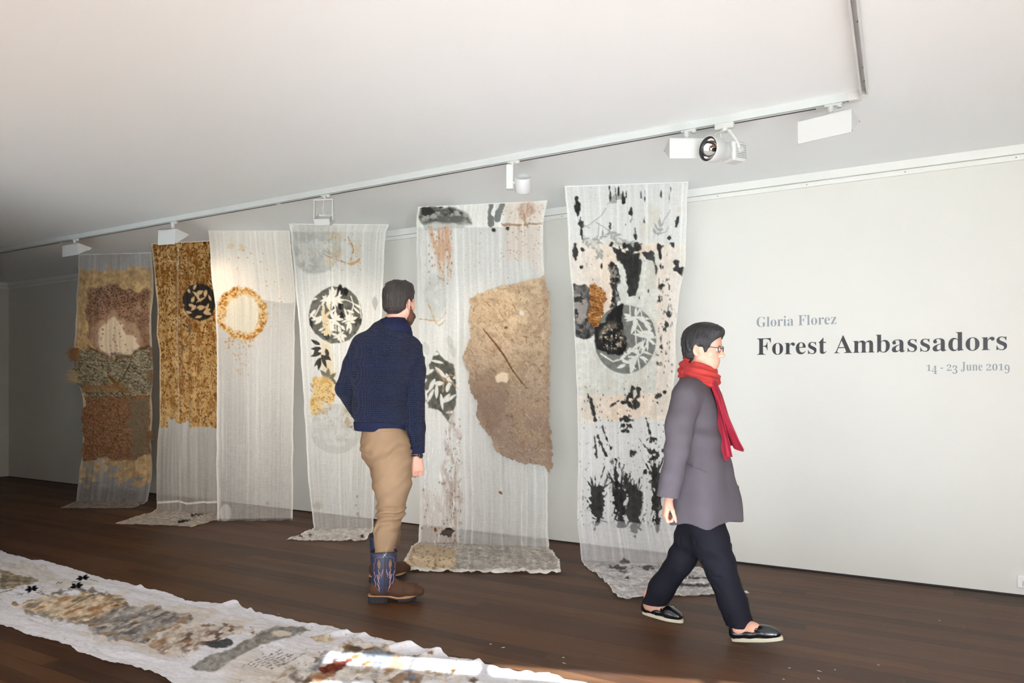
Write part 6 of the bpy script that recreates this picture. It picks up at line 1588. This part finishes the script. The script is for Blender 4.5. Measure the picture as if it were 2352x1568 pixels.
for x in (-1, 1): hr.sub(LW(x * .088, .018, -.040), WR, (.030, .040, .044), .01); hr.cap(LW(x * .066, .030, .01), LW(x * .066, .034, -.028), .012, .006, .01)
hr.cut(LW(0, 0, -.085), -u_); hr.disp = lambda P: .003 * fbm(((P - WC) @ r_) * 150 + ((P - WC) @ f_) * 120, P[:, 2] * 30, 8, 3)
skin('hair', hr, M_blackhair, wom, .004, 0)
gl = MB()
for x in (-1, 1):
    gl.tube([LW(x * .033 + .024 * math.cos(a), .103 - .004 * abs(math.cos(a)), -.006 + .017 * math.sin(a)) for a in np.linspace(0, 2 * math.pi, 21)], .0022, 6, False)
    gl.tube([LW(x * .056, .100, .000), LW(x * .074, .06, .002), LW(x * .078, -.004, .000), LW(x * .078, -.016, -.016)], .0022, 6)
gl.tube([LW(-.010, .104, -.002), LW(0, .108, .001), LW(.010, .104, -.002)], .0022, 6)
gl.build('glasses', M_frames, wom)
# coat
ct = Sdf()
ct.chain([J(1596, 892, D2 + .01), J(1598, 945, D2), J(1605, 1010, D2), J(1610, 1080, D2), J(1617, 1150, D2), J(1624, 1240, D2)], [.085, .112, .122, .140, .160, .188], .05, WS, 1.32)
ct.cap(J(1580, 908, D2 - .11), J(1606, 908, D2 + .13), .078, .078, .05)
ct.cap(wn0 - UPV * .03, wn0 + UPV * .01, .075, .062, .03)
ct.cut(J(1622, 1192, D2), -UPV - WD * -.03)
aR = Sdf().chain([WRs, J(1562, 970, D2 - .18), WRe, J(1547, 1090, D2 - .2), WRw + hw * .03], [.072, .066, .060, .055, .051], .02); aR.cut(WRw + hw * .012, hw)
aL = Sdf().chain([WLs, WLe, WLw], [.070, .058, .048], .02)
def ctd(P):
    q = P - J(1610, 1080, D2); a = q @ WD; b = q @ WS; z = P[:, 2]
    low = np.clip((1.0 - z) / .35, 0, 1)
    ang = np.arctan2(b, a)
    return .010 * low * np.sin(ang * 5 + 2 * fbm(ang, z * 2, 3, 2)) + .0035 * n3(P, 7, 12, 3) + .004 * np.exp(-((z - 1.0) / .1) ** 2) * np.sin(z * 60 + 14 * a)
skin('coat', Union([ct, aR, aL], .014, ctd), M_coat, wom, .006)
U = Union([ct, aR, aL], .014, ctd)
# coat collar, pocket flap and front edge
cl = Sdf(); cc = J(1600, 876, D2); CW = frame(WD)
pts = [cc + CW[0] * .076 * math.cos(a) + CW[1] * .072 * math.sin(a) + UPV * (.0 - .05 * max(0, math.sin(a))) for a in np.linspace(-math.pi * 1.25, math.pi * .25, 15)]
for i in range(14): cl.cap(pts[i], pts[i + 1], .013, .013, .01, UPV, 1.9)
skin('coat_collar', cl, M_coat, wom, .005)
MB().tube([press(U, J(x_, y_, D2), .0) for x_, y_ in ((1575, 1068), (1590, 1072), (1606, 1077), (1622, 1084))], .004, 6).build('pocket_flap', M_coat, wom)
MB().tube([press(U, J(x_, y_, D2), .0) for x_, y_ in ((1586, 905), (1592, 940), (1590, 975), (1584, 1010))], .0025, 6).build('sleeve_seam', M_coat, wom)
# trousers
tp = Sdf()
tp.cap(Rh2 + UPV * .08, Lh2 + UPV * .08, .10, .10, .05)
tp.chain([Rh2, J(1632, 1245, D2 - .10), Rk2, J(1682, 1380, 3.46), J(1697, 1428, 3.45)], [.098, .088, .074, .066, .066], .03)
tp.chain([Lh2, J(1588, 1240, D2 + .10), Lk2, J(1520, 1350, 3.78), J(1501, 1392, 3.81)], [.095, .085, .070, .064, .064], .03)
zc1, zc2 = J(1697, 1417, 3.45), J(1508, 1384, 3.81)
tp.cut(np.array([0, 0, min(zc1[2], zc2[2])]), -UPV)
tp.disp = lambda P: .004 * n3(P, 9, 15, 3) + .005 * np.sin(P[:, 2] * 60 + 30 * ((P - J(1620, 1300, D2)) @ WD)) * np.exp(-((P[:, 2] - .40) / .10) ** 2)
skin('trousers', tp, M_pants, wom, .006)
# scarf: two turns round the neck and a loose end swinging forward
sc = Sdf(); sn = J(1605, 858, D2)
for (dz, rr_, th_, ph) in ((.018, .060, .026, 0), (-.014, .070, .028, .5)):
    pts = [sn + CW[0] * rr_ * math.cos(a) + CW[1] * (rr_ + .006) * math.sin(a) + UPV * (dz - .022 * math.sin(a) + .006 * math.sin(3 * a + ph)) for a in np.linspace(0, 2 * math.pi, 21)]
    for i in range(20): sc.cap(pts[i], pts[i + 1], th_, th_, .012, UPV, 1.25)
sc.disp = lambda P: .005 * np.sin(((P - sn) @ UPV) * 190 + 4 * np.arctan2((P - sn) @ WD, (P - sn) @ WS)) + .003 * n3(P, 30, 17, 2)
s_obj = skin('scarf', sc, M_scarf2, wom, .004)
def tail(pts, wid, ph, nm, mt):
    n, m = 40, 15; P = np.array(pts); tt = np.linspace(0, 1, n); ti = np.linspace(0, 1, len(P)); C = np.stack([np.interp(tt, ti, P[:, k]) for k in range(3)], 1)
    wv = np.interp(tt, ti, wid); V = []; dirn = nrm(WS * .75 + WD * .65)
    nn = nrm(np.cross(dirn, UPV))
    for side in (1, -1):
        for i in range(n):
            for j in range(m):
                sgn = (j / (m - 1) - .5) * 2
                V.append(C[i] + dirn * sgn * wv[i] + nn * (.012 * math.sin(sgn * 6 + ph + 2 * tt[i]) + side * .003) - UPV * (.012 * math.sin(sgn * 3 + ph) * tt[i]))
    F = []
    for s0 in (0, n * m):
        for i in range(n - 1):
            for j in range(m - 1):
                q = [s0 + i * m + j, s0 + i * m + j + 1, s0 + (i + 1) * m + j + 1, s0 + (i + 1) * m + j]; F.append(tuple(q if s0 == 0 else q[::-1]))
    o2 = n * m
    for i in range(n - 1):
        for j in (0, m - 1): F.append((i * m + j, (i + 1) * m + j, o2 + (i + 1) * m + j, o2 + i * m + j))
    for i in (0, n - 1):
        for j in range(m - 1): F.append((i * m + j, i * m + j + 1, o2 + i * m + j + 1, o2 + i * m + j))
    obj(nm, V, F, mt, s_obj, True)
tail([J(1632, 872, D2 - .06), J(1645, 905, D2 - .10), J(1660, 955, D2 - .13), J(1680, 1000, D2 - .13), J(1694, 1030, D2 - .12)], [.034, .050, .062, .072, .080], .3, 'scarf_end', M_scarf)
tail([J(1630, 870, D2 - .02), J(1640, 910, D2 - .07), J(1650, 960, D2 - .10), J(1660, 1010, D2 - .12), J(1666, 1052, D2 - .12)], [.030, .044, .052, .056, .058], 1.9, 'scarf_end', M_scarf)
sh_ = Sdf(); sh_.cap(J(1630, 886, D2 - .02), J(1650, 897, D2 - .03), .020, .016, .01); skin('shirt_collar', sh_, M_shirt, wom, .004)
# loafers
def loafer(T_, root):
    L = .245; up = Sdf(); sv = nrm(T_(0, 1, 0) - T_(0, 0, 0)); uu = nrm(T_(0, 0, 1) - T_(0, 0, 0)); ff = nrm(T_(1, 0, 0) - T_(0, 0, 0))
    up.chain([T_(.030, 0, .034), T_(.10, 0, .034), T_(.165, 0, .034), T_(.208, 0, .030)], [.033, .034, .036, .029], .02, uu, .80)
    up.cap(T_(.020, 0, .040), T_(.018, 0, .058), .026, .024, .02); up.cap(T_(.155, 0, .040), T_(.185, 0, .036), .032, .026, .02)
    up.sub(T_(.070, 0, .088), np.array([ff, sv, uu]), (.075, .027, .050), .008); up.cut(T_(0, 0, .014), -uu)
    o = skin('loafer', up, M_loafer, root, .0035)
    out = []
    for a in np.linspace(0, 2 * math.pi, 36, endpoint=False):
        u = .120 + .122 * math.cos(a); wd = .031 + .008 * math.exp(-((u - .165) / .06) ** 2); out.append((u, wd * math.copysign(abs(math.sin(a)) ** .8, math.sin(a))))
    MB().ring_loft([[T_(u, v * .97, .0) for u, v in out], [T_(u, v * 1.0, .010 + .012 * max(0, 1 - u / .11)) for u, v in out], [T_(u, v * .98, .017 + .012 * max(0, 1 - u / .11)) for u, v in out]]).build('sole', M_cream, o)
    MB().tube([T_(.118 + .092 * math.sin(a) ** 1.0 if math.sin(a) > 0 else .118, .026 * math.cos(a), .066 - .020 * max(0, math.sin(a))) for a in np.linspace(0, math.pi, 15)], .0024, 6).build('apron_seam', M_loafer, o)
    MB().tube([T_(.128, -.033, .050), T_(.126, -.018, .066), T_(.125, 0, .071), T_(.126, .018, .066), T_(.128, .033, .050)], .006, 8).build('penny_strap', M_loafer, o)
loafer(TR, wom); loafer(TL, wom)
# ================================================================ a few chips and flecks dropped on the boards
M_chip = mat('pale_chip', (206, 196, 178), .7, var=.2, scale=60)
rc = random.Random(4)
for (x_, y_) in ((1127, 1479), (1294, 1510), (1296, 1523), (1156, 1487), (1813, 1534), (1882, 1541), (2018, 1527), (1880, 1558), (1800, 1560), (2158, 1425), (1918, 1538), (640, 1440 - 30)):
    p = onz(x_, y_, 0.0); a = rc.uniform(0, 3.14); l = rc.uniform(.006, .014); w_ = rc.uniform(.0015, .003)
    M = Matrix.Translation((p[0], p[1], 0.0)) @ Matrix.Rotation(a, 4, 'Z')
    V = [M @ Vector(v) for v in ((-l, 0, .0004), (-.3 * l, -w_, .0004), (l * .6, -w_ * .7, .0004), (l, .3 * w_, .0004), (.2 * l, w_, .0004), (-.4 * l, .2 * w_, .0028), (.5 * l, .1 * w_, .0024))]
    o = obj('wood_chip', V, [(0, 1, 5), (1, 2, 6, 5), (2, 3, 6), (3, 4, 6), (4, 5, 6), (4, 0, 5), (0, 4, 3, 2, 1)], M_chip)
    tag(o, 'tiny pale chip lying loose on the floorboards', 'wood chip', 'chips dropped on the floorboards')
